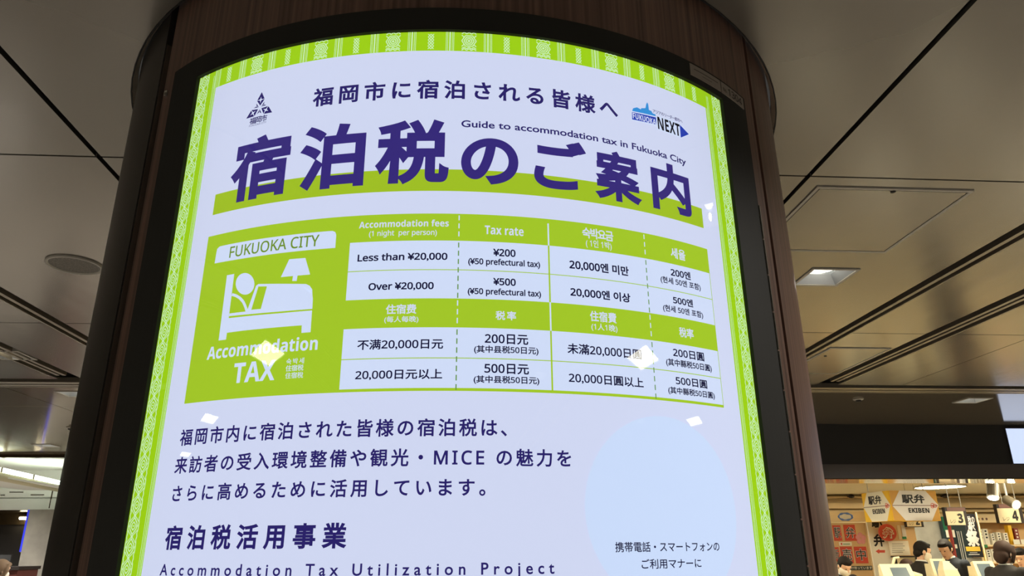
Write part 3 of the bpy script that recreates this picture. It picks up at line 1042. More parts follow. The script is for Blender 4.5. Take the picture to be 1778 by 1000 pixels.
# hanging lantern sign: two printed faces meeting at a corner
def lantern():
    A0, A1 = at(1499, 879, 9.75), at(1547, 878, 9.2)
    B1 = at(1629, 878, 9.32)
    zt, zb = at(1547, 851.5, 9.2).z, at(1550, 904, 9.2).z
    back = Vector((B1.x - .1, 9.85, 0))
    t = thing('hanging_lantern_sign', 'hanging yellow and white lantern sign with black station lunch lettering', 'sign', (A1.x, A1.y, zb))
    prof = [A0, A1, B1, Vector((B1.x + .03, 9.5, 0)), Vector((A0.x + .06, 9.83, 0))]
    MB().prism([(p.x, p.y, zb) for p in prof], [(p.x, p.y, zt) for p in prof]).build('body', M['yellow'], t)
    for nm, p, q, lt, ms, tri in (('left_face', A0, A1, 0, 'paper', 'yellow'), ('right_face', A1, B1, 1, 'sign_grey', 'yellow_shaded')):  # right face takes darker white and yellow, its shade put into the colours
        d = Vector((q.x - p.x, q.y - p.y, 0))
        n = Vector((d.y, -d.x, 0)).normalized()
        if n.y > 0:
            n = -n
        pt = lambda u, v, k: Vector((p.x + d.x * u, p.y + d.y * u, zb + (zt - zb) * v)) + n * k
        f = MB().quad(pt(.01, .01, .003), pt(.99, .01, .003), pt(.99, .99, .003), pt(.01, .99, .003)).build(nm, M[tri], t)
        MB().add([pt(u, v, .006) for u, v in ((.25, .0), (.8, .0), (1, .52), (.78, 1), (.22, 1), (.02, .5))], [[0, 1, 2, 3, 4, 5]]).build('white_hexagon', M[ms], f)
        MB().quad(pt(.02, .495, .008), pt(.98, .495, .008), pt(.98, .515, .008), pt(.02, .515, .008)).build('rule', M['maroon'], f)
        for txt, u0, u1, v0, v1, bo in (('駅弁', .24, .72, .57, .88, .03), (sans('EKIBEN'), .34, .78, .26, .42, .02)):
            vs, fs, _ = fit(txt, 1, 1, bo, True)
            MB().add([pt(u0 + (u1 - u0) * x, v0 + (v1 - v0) * y, .009) for x, y in vs], fs).build('lettering', M['char'], f, recalc=False)
        k = MB()
        for (u, v, r) in ((.87, .53, .035), (.92, .5, .035), (.86, .47, .03)):
            k.tube([pt(u + r * math.cos(a * .8), v + 1.6 * r * math.sin(a * .8), .009) for a in range(9)], .0035, 5)
        k.build('cord_knot', M['red'], f)
    for x, y in ((A1.x - .1, 9.5), (B1.x - .1, 9.42)):
        MB().tube([(x, y, zt), (x, y, ZC)], .006, 8).build('hanger', M['flange'], t)


lantern()


def register_sign(x0, x1, y0, y1, Y, digit, label):
    t = thing('counter_number_sign', label, 'sign', base((x0 + x1) / 2, y1, Y), 'hanging counter number signs')
    h = y1 - y0
    vbox('board', x0, x1, y0, y1, Y, M['edge'], t, .06)
    w = x1 - x0
    vbox('face', x0 + 1.5 - .02 * w, x1 - .12 * w, y0 + .22 * h, y1 - 1, Y - .004, M['beige_sign'], t, .004)
    hd = vbox('header', x0 + 1, x1 - .1 * w, y0 + .5, y0 + .2 * h, Y - .004, M['maroon'], t, .004)
    face_text('digit', sans(digit), x0 + .56 * w, x0 + .80 * w, y0 + .34 * h, y1 - .14 * h, Y - .006, M['char'], t, .02)
    face_text('lettering', 'レジ', x0 + .2 * w, x0 + .46 * w, y1 - .33 * h, y1 - .13 * h, Y - .006, M['edge'], t, .0)
    a, b_ = at(x0 + .25 * w, y0, Y), at(x0 + .8 * w, y0, Y)
    for p in (a, b_):
        MB().tube([(p.x, Y + .03, p.z - .01), (p.x, Y + .03, ZC)], .005, 6).build('hanger', M['flange'], t)
    return t


register_sign(1643, 1679, 880.5, 912.5, 8.9, '3', 'hanging beige counter sign with a large black 3')
register_sign(1733, 1776, 875, 908.5, 8.9, '4', 'hanging beige counter sign with a large black 4')
register_sign(1573, 1602, 889, 915, 9.95, '2', 'hanging counter sign mostly hidden under the yellow lantern sign')

# cream wall with the red character posters
YW = 10.3
t = thing('cream_partition', 'cream partition wall carrying red square character posters, beside the column', 'partition', (at(1470, 946, YW).x, YW, 0))
a, b_ = at(1420, 950, YW).x, at(1514, 950, YW).x
MB().box(a, b_, YW, YW + .08, 0, at(1470, 908, YW).z).build('board', M['tan'], t)
MB().box(a, b_ - .03, YW - .03, YW + .06, at(1470, 906, YW).z, at(1470, 888, YW).z).build('header', M['beam'], t)
MB().box(b_ - .05, b_, YW - .02, YW, 0, at(1470, 908, YW).z).build('edge_strip', M['beam'], t)
t2 = thing('oval_emblem_sign', 'small oval sign with a blue ring border on the pale wooden header', 'sign', base(1468, 905, YW - .04))
c = at(1468, 897, YW - .035)
mb = MB()
mb.tube([c + Vector((.098 * math.cos(2 * math.pi * k / 24) , 0, .045 * math.sin(2 * math.pi * k / 24))) for k in range(25)], [.011 + .004 * math.sin(k * 1.7) for k in range(25)], 8)
mb.build('ring', M['blue_ink'], t2, True)
MB().add([c + Vector((.095 * math.cos(2 * math.pi * k / 24), .004, .042 * math.sin(2 * math.pi * k / 24))) for k in range(24)] + [c + Vector((.095 * math.cos(2 * math.pi * k / 24), .012, .042 * math.sin(2 * math.pi * k / 24))) for k in range(24)], [list(range(24)), list(range(24, 48))] + [[i, (i + 1) % 24, 24 + (i + 1) % 24, 24 + i] for i in range(24)]).build('plate', M['paper'], t2)
for x0, x1, y0, y1, ch, lab in ((1447, 1461, 912, 939, '駅', 'red poster with the black character half hidden by the column, upper row'),
                                (1466, 1486, 911, 939, '弁', 'red poster with a black character, right end of the upper row'),
                                (1448, 1458, 950, 975, '販', 'red poster almost hidden behind the column, lower row'),
                                (1460.5, 1481, 949, 978, '売', 'red poster above the masked cashier by the column'),
                                (1484.5, 1506, 949, 978, '中', 'red poster with a boxy black character, right end of the lower row')):
    q = thing('character_poster', lab, 'poster', base((x0 + x1) / 2, y1, YW - .006), 'red character posters')
    vbox('sheet', x0, x1, y0, y1, YW - .006, M['red'], q, .005)
    w, h = x1 - x0, y1 - y0
    face_text('outline', ch, x0 + .08 * w, x1 - .08 * w, y0 + .12 * h, y1 - .16 * h, YW - .007, M['sign_grey'], q, .04)
    face_text('lettering', ch, x0 + .12 * w, x1 - .12 * w, y0 + .15 * h, y1 - .19 * h, YW - .0095, M['char'], q, .004)
fl = MB()
c = at(1494.5, 935, YW - .004)
for k in range(5):
    a = R(90 + 72 * k)
    fl.ball(c + Vector((.045 * math.cos(a), 0, .045 * math.sin(a))), .036, .004, .036, 12, 6)
tag(fl.build('blossom_sticker', M['pink'], None, True), 'pale pink five petal blossom sticker between the red posters', 'sticker')
q = thing('notice_strip', 'dark strip notice with white Japanese lettering under the red posters', 'notice', base(1496, 989, YW - .01))
vbox('strip', 1476, 1516, 982.5, 989.5, YW - .012, M['tag_dark'], q, .006)
face_text('lettering', 'け待っています', 1478, 1514, 983.5, 988.5, YW - .014, M['paper'], q, .01)
q = thing('maker_label', 'narrow pale label with a tiny line of green print between the red posters', 'label', base(1468, 947, YW - .01))
vbox('slip', 1457, 1479, 941, 947.5, YW - .008, M['paper'], q, .004)
vbox('print_line', 1464, 1476, 944, 945.2, YW - .010, M['green_ink'], q, .002)
vbox('print_mark', 1460, 1462.5, 942.5, 946, YW - .010, M['red'], q, .002)
# white banner with big characters and an arrow
YB, YN = 10.1, 10.05
q = thing('arrow_banner', 'tall off white banner with black characters and a red arrow pointing left', 'banner', (at(1528, 946, YB).x, YB, 0))
a, b_ = at(1511.5, 945, YB).x, at(1544, 945, YB).x
MB().box(a, b_, YB, YB + .02, .9, at(1528, 903, YB).z).build('cloth', M['paper'], q)
MB().box(a, b_, YB + .02, YB + .05, 0, .93).build('stand', M['tan'], q)
face_text('lettering', '駅', 1512, 1534, 895, 916.5, YB, M['char'], q, .035)
face_text('lettering', '弁', 1516, 1535, 927, 949, YB, M['char'], q, .035)
g = lambda pts: [(at(x, y, YB).x, YB - .003, at(x, y, YB).z) for x, y in pts]
MB().add(g([(1520, 957), (1526.5, 953), (1526.5, 955), (1536.5, 955), (1536.5, 959.5), (1526.5, 959.5), (1526.5, 961.5)]), [list(range(7))]).build('arrow', M['red'], q)
YR = 10.0
q = thing('round_sign', 'round red hanging sign with a white outlined character in front of the banner', 'sign', base(1541.5, 938, YR))
c = at(1541.5, 924.5, YR)
rr_ = (at(1556.5, 924.5, YR).x - c.x)
MB().add([c + Vector((rr_ * math.cos(2 * math.pi * k / 32), y, .9 * rr_ * math.sin(2 * math.pi * k / 32))) for y in (0, .02) for k in range(32)], [list(range(32)), list(range(32, 64))] + [[i, (i + 1) % 32, 32 + (i + 1) % 32, 32 + i] for i in range(32)]).build('disc', M['red'], q)
face_text('outline', '弁', 1531, 1552, 914.5, 935, YR - .001, M['paper'], q, .055)
face_text('lettering', '弁', 1533, 1550, 916.5, 933, YR - .0055, M['red'], q, .004)
MB().tube([(c.x - .03, YR + .019, c.z), (c.x - .03, YN, c.z)], .012, 8).build('stem', M['flange'], q)
# tan notice board with papers
q = thing('notice_board', 'tan notice board between the banner and the grey partition, papers pinned on it', 'notice board', (at(1568, 946, YN).x, YN, 0))
a, b_ = at(1544.5, 940, YN).x, at(1592, 940, YN).x
zb, zt = at(1568, 965, YN).z, at(1568, 903, YN).z
MB().box(a, b_, YN, YN + .03, zb, zt).build('board', M['tan'], q)
MB().box(a, b_, YN - .004, YN + .034, zb - .02, zb).build('bottom_rail', M['edge'], q)
for x in (a + .03, b_ - .05):
    MB().box(x, x + .03, YN, YN + .03, 0, zb - .02).build('leg', M['edge'], q)
for x0, x1, y0, y1, m_, lab in ((1545, 1579, 939, 964, 'paper', 'large pale price list sheet low on the tan notice board'), (1566, 1573, 912, 934, 'sign_grey', 'narrow white slip with a green foot on the tan notice board'), (1559, 1564, 912, 936, 'beige_sign', 'narrow beige slip beside the round red sign on the notice board')):
    s = tag(vbox('pinned_sheet', x0, x1, y0, y1, YN - .006, M[m_], None, .005), lab, 'paper', 'papers on the notice board')
    if m_ == 'paper':
        for k in range(5):
            vbox('print_line', 1549, 1568 + 3 * (k % 2), 944 + 3.6 * k, 944.7 + 3.6 * k, YN - .008, M['tag_dark'], s, .002)
    elif m_ == 'sign_grey':
        vbox('green_foot', 1567, 1574, 931.5, 936, YN - .009, M['green_ink'], s, .003)
# grey partition, red post, green display
YG = 11.4
tag(MB().box(at(1588, 930, YG).x, at(1637, 930, YG).x, YG, YG + .1, 0, at(1610, 896, YG).z).build('grey_partition', M['stone']), 'grey stone textured partition behind the two people at the till', 'partition')
tag(MB().box(at(1635, 925, YG).x, at(1637.5, 925, YG).x, YG - .22, YG - .17, 0, at(1634, 890, YG).z).build('red_post', M['dark_red']), 'thin dark red post at the right edge of the grey partition', 'post')
YD2 = 11.3
q = thing('teal_display_panel', 'dark teal display panel with a green top behind the man in the suit', 'display panel', (at(1660, 946, YD2).x, YD2, 0))
a, b_ = at(1640, 940, YD2).x, at(1684, 940, YD2).x
MB().box(a, b_, YD2, YD2 + .05, 0, at(1655, 897, YD2).z).build('panel', M['teal'], q)
vbox('green_top', 1637, 1652, 897, 922, YD2 - .004, M['deep_green'], q, .004)
for x in (1667, 1670, 1674):
    p = at(x, 950, YD2 - .02)
    MB().tube([(p.x, YD2 - .02, .3), (p.x, YD2 - .02, EYE + .2)], .006, 8).build('rail', M['flange'], q)
for x0, x1, y0, y1, m_, lab in ((1643, 1658, 920, 933, 'paper', 'cream card fixed to the teal display panel above the man in the suit'), (1648, 1656, 936, 944, 'gold', 'small yellow card on the teal panel behind the head of the man in the suit'), (1657, 1662, 945, 952, 'paper', 'tiny white card by the shoulder of the man in the suit')):
    tag(vbox('display_card', x0, x1, y0, y1, YD2 - .012, M[m_], None, .006), lab, 'card', 'cards on the teal panel')
# black festival banner
YF = 10.6
q = thing('festival_banner', 'narrow black vertical banner with white brush characters and a yellow band', 'banner', (at(1692, 946, YF).x, YF, 0))
a, b_ = at(1680, 930, YF).x, at(1700.5, 930, YF).x
MB().box(a, b_, YF, YF + .01, at(1690, 966, YF).z, at(1690, 892, YF).z).build('cloth', M['nobori'], q)
MB().box(a, b_, YF - .002, YF + .012, at(1690, 967, YF).z - .004, at(1690, 966, YF).z).build('hem', M['edge'], q)
vbox('yellow_band', 1677.5, 1702, 949, 957, YF - .004, M['gold'], q, .003)
face_text('lettering', '秋の', 1680, 1692, 896, 908, YF, M['sign_grey'], q, .02)
face_text('lettering', '祭', 1677.5, 1700.5, 920, 949, YF, M['sign_grey'], q, .05)
face_text('lettering', '駅', 1680, 1693, 907, 921, YF, M['sign_grey'], q, .03)
vbox('caption_line', 1684, 1697, 959, 960, YF - .004, M['sign_grey'], q, .002)
vbox('caption_line', 1682, 1701, 962, 963.3, YF - .004, M['sign_grey'], q, .002)
p = at(1703.5, 930, YF)
MB().tube([(p.x, YF, 0), (p.x, YF, at(1700, 889, YF).z)], .012, 8).build('pole', M['beam'], q)
MB().lathe([(.16, 0), (.16, .02), (.03, .05)], (p.x, YF, 0), 24).build('foot', M['edge'], q)
tag(vbox('grey_leaflet', 1682, 1706, 968, 990, YF + .05, M['stone'], None, .01), 'grey leaflet board below the black festival banner', 'board')

# shelving with packed goods
YS = 11.7
q = thing('display_shelf', 'pale wooden display shelf full of packed goods at the right of the shop', 'shelf', (at(1740, 946, YS).x, YS, 0))
a, b_ = at(1697, 930, YS).x, at(1698, 930, YS).x + 1.5
zt = at(1740, 893, YS).z
MB().box(a, b_, YS + .28, YS + .3, 0, zt).build('back_panel', M['tan'], q)
for x in (a, b_ - .03):
    MB().box(x, x + .03, YS, YS + .28, 0, zt - .08).build('side_panel', M['beam'], q)
zs1, zs2, zs3 = at(1740, 945.5, YS).z, at(1740, 975, YS).z, at(1740, 1006, YS).z
for z in (zs1, zs2, zs3, .4):
    MB().box(a + .03, b_ - .03, YS, YS + .28, z - .028, z).build('shelf_board', M['beam'], q)
MB().box(a, b_, YS - .02, YS + .28, at(1740, 907, YS).z, zt).build('header', M['beam'], q)
hp = MB()
for k in range(3):
    p = at(1699 + 7 * k, 901, YS - .022)
    hp.ball(p, .018, .003, .02, 10, 6)
hp.build('header_motif', M['maroon'], q)


def carton(x0, x1, y0, zfloor, m_, lab, depth=.09, stripe='char', group='packed goods on the shelf', cat='box'):
    ym = (y0 + 945) / 2
    a, b_ = at(x0, ym, YS + .03).x, at(x1, ym, YS + .03).x
    zt = at((x0 + x1) / 2, y0, YS + .03).z
    t = thing('packed_box', lab, cat, ((a + b_) / 2, YS + .03, zfloor), group)
    MB().box(a, b_, YS + .03, YS + .03 + depth, zfloor, zt).build('carton', M[m_], t)
    w, h = b_ - a, zt - zfloor
    if stripe:
        k = MB()
        for i in range(3):
            k.box(a + .3 * w, b_ - .3 * w, YS + .0285, YS + .03, zt - h * (.2 + .2 * i), zt - h * (.1 + .2 * i))
        k.build('print', M[stripe], t)


for x0, x1, y0, lab in ((1701.5, 1708, 919, 'left one of the two tall white boxes on the upper shelf'), (1709, 1717, 918, 'right one of the two tall white boxes on the upper shelf, beside the gap'), (1722, 1728, 926, 'first small white box from the left in the middle of the upper shelf'), (1732, 1739, 924, 'second small white box in the middle of the upper shelf'), (1744, 1751, 925, 'third small white box on the upper shelf, next to the yellow packet')):
    carton(x0, x1, y0, zs1, 'paper', lab)
carton(1753, 1759, 912, zs1, 'yellow', 'tall bright yellow packet on the upper shelf', stripe=None)
carton(1763, 1770, 917, zs1, 'dark_red', 'tall dark red box on the upper shelf beside the yellow packet', stripe='paper')
carton(1710.5, 1718, 954, zs2, 'paper', 'left white box with black print on the lower shelf')
carton(1719.5, 1727.5, 953, zs2, 'paper', 'right white box with black print on the lower shelf, by the woman')
carton(1703, 1708.5, 955, zs2, 'gold', 'yellow packet at the left end of the lower shelf', stripe=None)
for x0, x1, lab in ((1760, 1771, 'white price card under the dark red box'), (1773, 1783, 'white price card at the right edge of the upper shelf')):
    tag(vbox('price_card', x0, x1, 936.5, 945, YS - .006, M['paper'], None, .004), lab, 'price card', 'price cards on the shelf')
tag(vbox('green_price_tag', 1708, 1715, 945.5, 951, YS - .008, M['green_ink'], None, .005), 'small green price tag hanging from the upper shelf board', 'price tag')

# counter and tills
YK = 8.75
CT = 1.0
q = thing('sales_counter', 'long cream sales counter below the edge of the picture', 'counter', (5.6, YK, 0))
MB().box(4.2, 8.6, YK - .02, YK + .62, CT - .04, CT).build('worktop', M['beam'], q)
MB().box(4.25, 8.55, YK, YK + .6, 0, CT - .04).build('front', M['cream'], q)


def till(h0, h1, top, d0, d1, dt, Y, tilt, label, pole=False):   # housing and display edges read off the photo
    c = at((h0 + h1) / 2, top, Y)
    hw = (at(h1, top, Y).x - at(h0, top, Y).x) / 2
    t = thing('cash_register', label, 'cash register', (c.x, Y, CT), 'tills on the counter')
    dx0, dx1 = at(d0, dt, Y).x - c.x, at(d1, dt, Y).x - c.x
    dz = at((d0 + d1) / 2, dt, Y).z - c.z
    tl_ = Matrix.Rotation(-R(tilt), 3, 'X')
    S_ = lambda p: tl_ @ Vector(p) + Vector((c.x, Y, c.z))
    hh = .24
    MB().box(c.x - hw - .02, c.x + hw + .02, Y - .02, Y + .3, CT, CT + .08).build('base', M['pos'], t)
    MB().box(c.x - hw * .5, c.x + hw * .5, Y + .10, Y + .2, CT + .08, c.z - .06).build('column', M['pos'], t)
    sh = MB().prism([S_((-hw, 0, -hh)), S_((hw, 0, -hh)), S_((hw * .94, 0, 0)), S_((-hw * .94, 0, 0))], [S_((-hw, .06, -hh)), S_((hw, .06, -hh)), S_((hw * .94, .05, 0)), S_((-hw * .94, .05, 0))]).build('screen_housing', M['pos'], t)
    zb_ = -hh + .03
    MB().quad(S_((dx0, -.002, zb_)), S_((dx1, -.002, zb_)), S_((dx1 - .01, -.002, dz)), S_((dx0, -.002, dz))).build('display', M['screen'], sh)
    MB().prism([(c.x + hw + .03, Y, CT), (c.x + hw + .15, Y, CT), (c.x + hw + .15, Y + .2, CT), (c.x + hw + .03, Y + .2, CT)], [(c.x + hw + .035, Y + .02, c.z - .12), (c.x + hw + .145, Y + .02, c.z - .12), (c.x + hw + .145, Y + .2, c.z - .09), (c.x + hw + .035, Y + .2, c.z - .09)]).build('printer', M['pos'], t)
    if pole:
        p, p2 = at(1549, 984, Y + .22), at(1556, 969, Y + .22)
        MB().tube([(p.x - .02, Y + .22, CT + .08), p, (p2.x - .02, Y + .22, p2.z), (p2.x + .03, Y + .2, p2.z + .005)], .018, 8).build('pole_display', M['pos'], t)


till(1525, 1580, 979, 1543, 1573, 986, 8.95, 26, 'large cream cash register with a blue grey screen in front of the banner', True)
till(1613, 1641, 970, 1619, 1635, 974, 9.15, 14, 'cream cash register between the masked woman and the man in the suit')
till(1687, 1724, 974, 1694, 1718, 979, 8.95, 20, 'cream cash register with a grey screen below the shelf, left of the brown haired woman')
p = at(1650, 1000, 8.95)
q = thing('carrier_bag', 'white carrier bag standing on the counter in front of the man in the suit', 'bag', (p.x, 8.95, CT))
MB().loft([[(p.x + o + sx * w, 8.95 + sy * d, CT + z) for sx, sy in ((-1, -1), (1, -1), (1, 1), (-1, 1))] for w, d, o, z in ((.10, .07, 0, 0), (.11, .08, 0, .15), (.085, .06, -.02, .32), (.035, .03, -.045, .42))]).build('sack', M['pos'], q)
MB().tube([(p.x - .06, 8.95, CT + .41), (p.x - .045, 8.95, CT + .46), (p.x - .03, 8.95, CT + .41)], .006, 8).build('handle', M['pos'], q)


# ------------------------------------------------------------------ the passage on the left
t0_ = at(60, 789, 8.83)
structure('trim_left_edge', MB().box(WEST, -1.5, 8.83, 8.93, HC - .035, HC + .18), M['brown_metal'])
ZR = EYE + 1.2
mb = MB()
for k in range(6):
    mb.box(-9.2 + 1.05 * k, -8.16 + 1.05 * k, 8.93, FAR, ZR, ZR + .02)
structure('ceiling_passage', mb, M['passage_white'])
for x in (-7.3, -3.6):  # added lamps that brighten the passage and its pillar
    square_lamp(x, 10.3, .2, 'unseen square lamp in the passage ceiling, added to light the pillar', 'added passage lamps', True, ZR)
yl = (9.1, 11.55)
xl, xr_ = -5.56, -5.86
q = thing('cove_light', 'bright cove light: beige rounded lip with glowing tubes, upper left passage', 'cove light', (xl, yl[0], EYE + .84))
lipp = [(xl, yl[0], EYE + .875), (xr_, yl[1], EYE + .875)]
MB().tube(lipp, .05, 20).build('lip', M['lip_paint'], q, True)
MB().box(xr_ - .55, xl - .02, yl[0], yl[1], EYE + .86, EYE + .875).build('trough', M['passage_white'], q)
for a, b_ in ((.0, .365), (.375, .71), (.72, 1.0)):
    f = lambda u, dz, dx: (xl + (xr_ - xl) * u + dx, yl[0] + (yl[1] - yl[0]) * u, EYE + .875 + dz)
    MB().tube([f(a, .085, -.06), f(b_, .085, -.06)], .035, 12).build('tube', M['tube_lamp'], q)
for u in (.18, .56):
    MB().box(f(u, 0, 0)[0] - .03, f(u, 0, 0)[0], f(u, 0, 0)[1], f(u, 0, 0)[1] + .04, EYE + .92, EYE + .985).build('bracket', M['rail'], q)
YP = 12.0
zb0, zb1, zb2, zb3 = [at(40, y, YP).z for y in (885, 866, 863.5, 848)]
structure('wall_passage_bulkhead', MB().box(-9.2, -2.5, YP, YP + .1, zb0, zb1).box(-9.2, -2.5, YP + .01, YP + .1, zb2, zb3).box(-9.2, -2.5, YP + .04, YP + .1, zb1, zb2).box(-9.2, -2.5, YP + .05, YP + .12, zb3, ZR), M['passage_white'])
mb = MB()
xj = at(88, 865, YP).x
mb.box(xj, xj + .012, YP - .004, YP + .01, zb0 + .02, zb3)
for x0, x1, y in ((16, 40, 854.5), (53, 76, 859), (0, 8, 859.5)):
    p, p2 = at(x0, y, YP), at(x1, y, YP)
    mb.box(p.x, p2.x, YP + .004, YP + .012, p.z - .006, p.z + .006)
structure('trim_passage_grilles', mb, M['brown_metal'])
YPI = 11.7
x0, x1 = at(52 - 12, 942, YPI).x, at(52 - 12, 942, YPI).x + .9
structure('passage_pillar', MB().box(x0, x1, YPI, YPI + .8, 0, at(72, 884.5, YPI).z), M['stone'])
p1, p2 = at(50.5, 885, YPI), at(37, 958, YPI)
q = thing('blue_light_strip', 'thin blue glowing light strip up the left edge of the grey stone pillar', 'light strip', (x0, YPI, p2.z))
MB().box(x0 - .028, x0, YPI + .0, YPI + .05, p2.z, p1.z).build('diffuser', M['blue_light'], q)
MB().box(x0 - .04, x0, YPI + .05, YPI + .07, p2.z - .01, p1.z).build('channel', M['rail'], q)
zr = at(20, 911, 13).z
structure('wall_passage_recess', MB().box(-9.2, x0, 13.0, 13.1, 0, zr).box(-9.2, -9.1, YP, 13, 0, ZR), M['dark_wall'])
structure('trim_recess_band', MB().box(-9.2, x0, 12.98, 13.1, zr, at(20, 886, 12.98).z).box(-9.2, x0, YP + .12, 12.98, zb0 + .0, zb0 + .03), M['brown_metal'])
q = thing('recess_lamp', 'tiny warm lamp in the brown recess beside the blue light strip', 'lamp', base(44, 902, 12.9))
c = at(44, 900, 12.9)
MB().lathe([(.07, c.z - .02), (.08, c.z), (.07, c.z + .02)], (c.x, 12.88, 0), 20).build('bulb', M['spot_glass'], q)
MB().lathe([(.09, c.z + .02), (.09, c.z + .03)], (c.x, 12.88, 0), 20).build('cap', M['rail'], q)
YQ = 10.8
xa, xb = at(-30, 990, YQ).x, at(31, 990, YQ).x
q = thing('red_counter', 'dark red counter in the dark recess at the lower left edge', 'counter', ((xa + xb) / 2, YQ, 0))
MB().box(xa, xb, YQ, YQ + .5, 0, at(15, 984, YQ).z - .04).build('front', M['counter_red'], q)
MB().box(xa, xb + .02, YQ - .02, YQ + .52, at(15, 984, YQ).z - .04, at(15, 984, YQ).z).build('top', M['edge'], q)
z_ = at(15, 984, YQ).z
q = thing('dark_monitor', 'black monitor standing on the dark red counter at the lower left', 'monitor', (at(6, 970, YQ).x, YQ + .2, z_))
c = at(5, 970, YQ + .2)
MB().box(c.x - .12, c.x + .10, c.y, c.y + .03, z_ + .05, c.z + .05).build('screen', M['fascia'], q)
MB().box(c.x - .03, c.x + .03, c.y + .005, c.y + .03, z_, z_ + .06).build('stand', M['fascia'], q)


# ------------------------------------------------------------------ people
def merged(mb, voxel, smooth, name, m, parent):
    o = mb.build('mass', m)
    md = o.modifiers.new('r', 'REMESH')
    md.mode = 'VOXEL'
    md.voxel_size = voxel
    bpy.context.view_layer.update()
    me = bpy.data.meshes.new_from_object(o.evaluated_get(bpy.context.evaluated_depsgraph_get()))
    bpy.data.objects.remove(o)
    bm = bmesh.new()
    bm.from_mesh(me)
    for _ in range(smooth):
        bmesh.ops.smooth_vert(bm, verts=bm.verts, factor=.5, use_axis_x=True, use_axis_y=True, use_axis_z=True)
    bm.to_mesh(me)
    bm.free()
    me.name = name
    if not me.materials:
        me.materials.append(m)
    me.polygons.foreach_set('use_smooth', [True] * len(me.polygons))
    return link(name, me, parent)


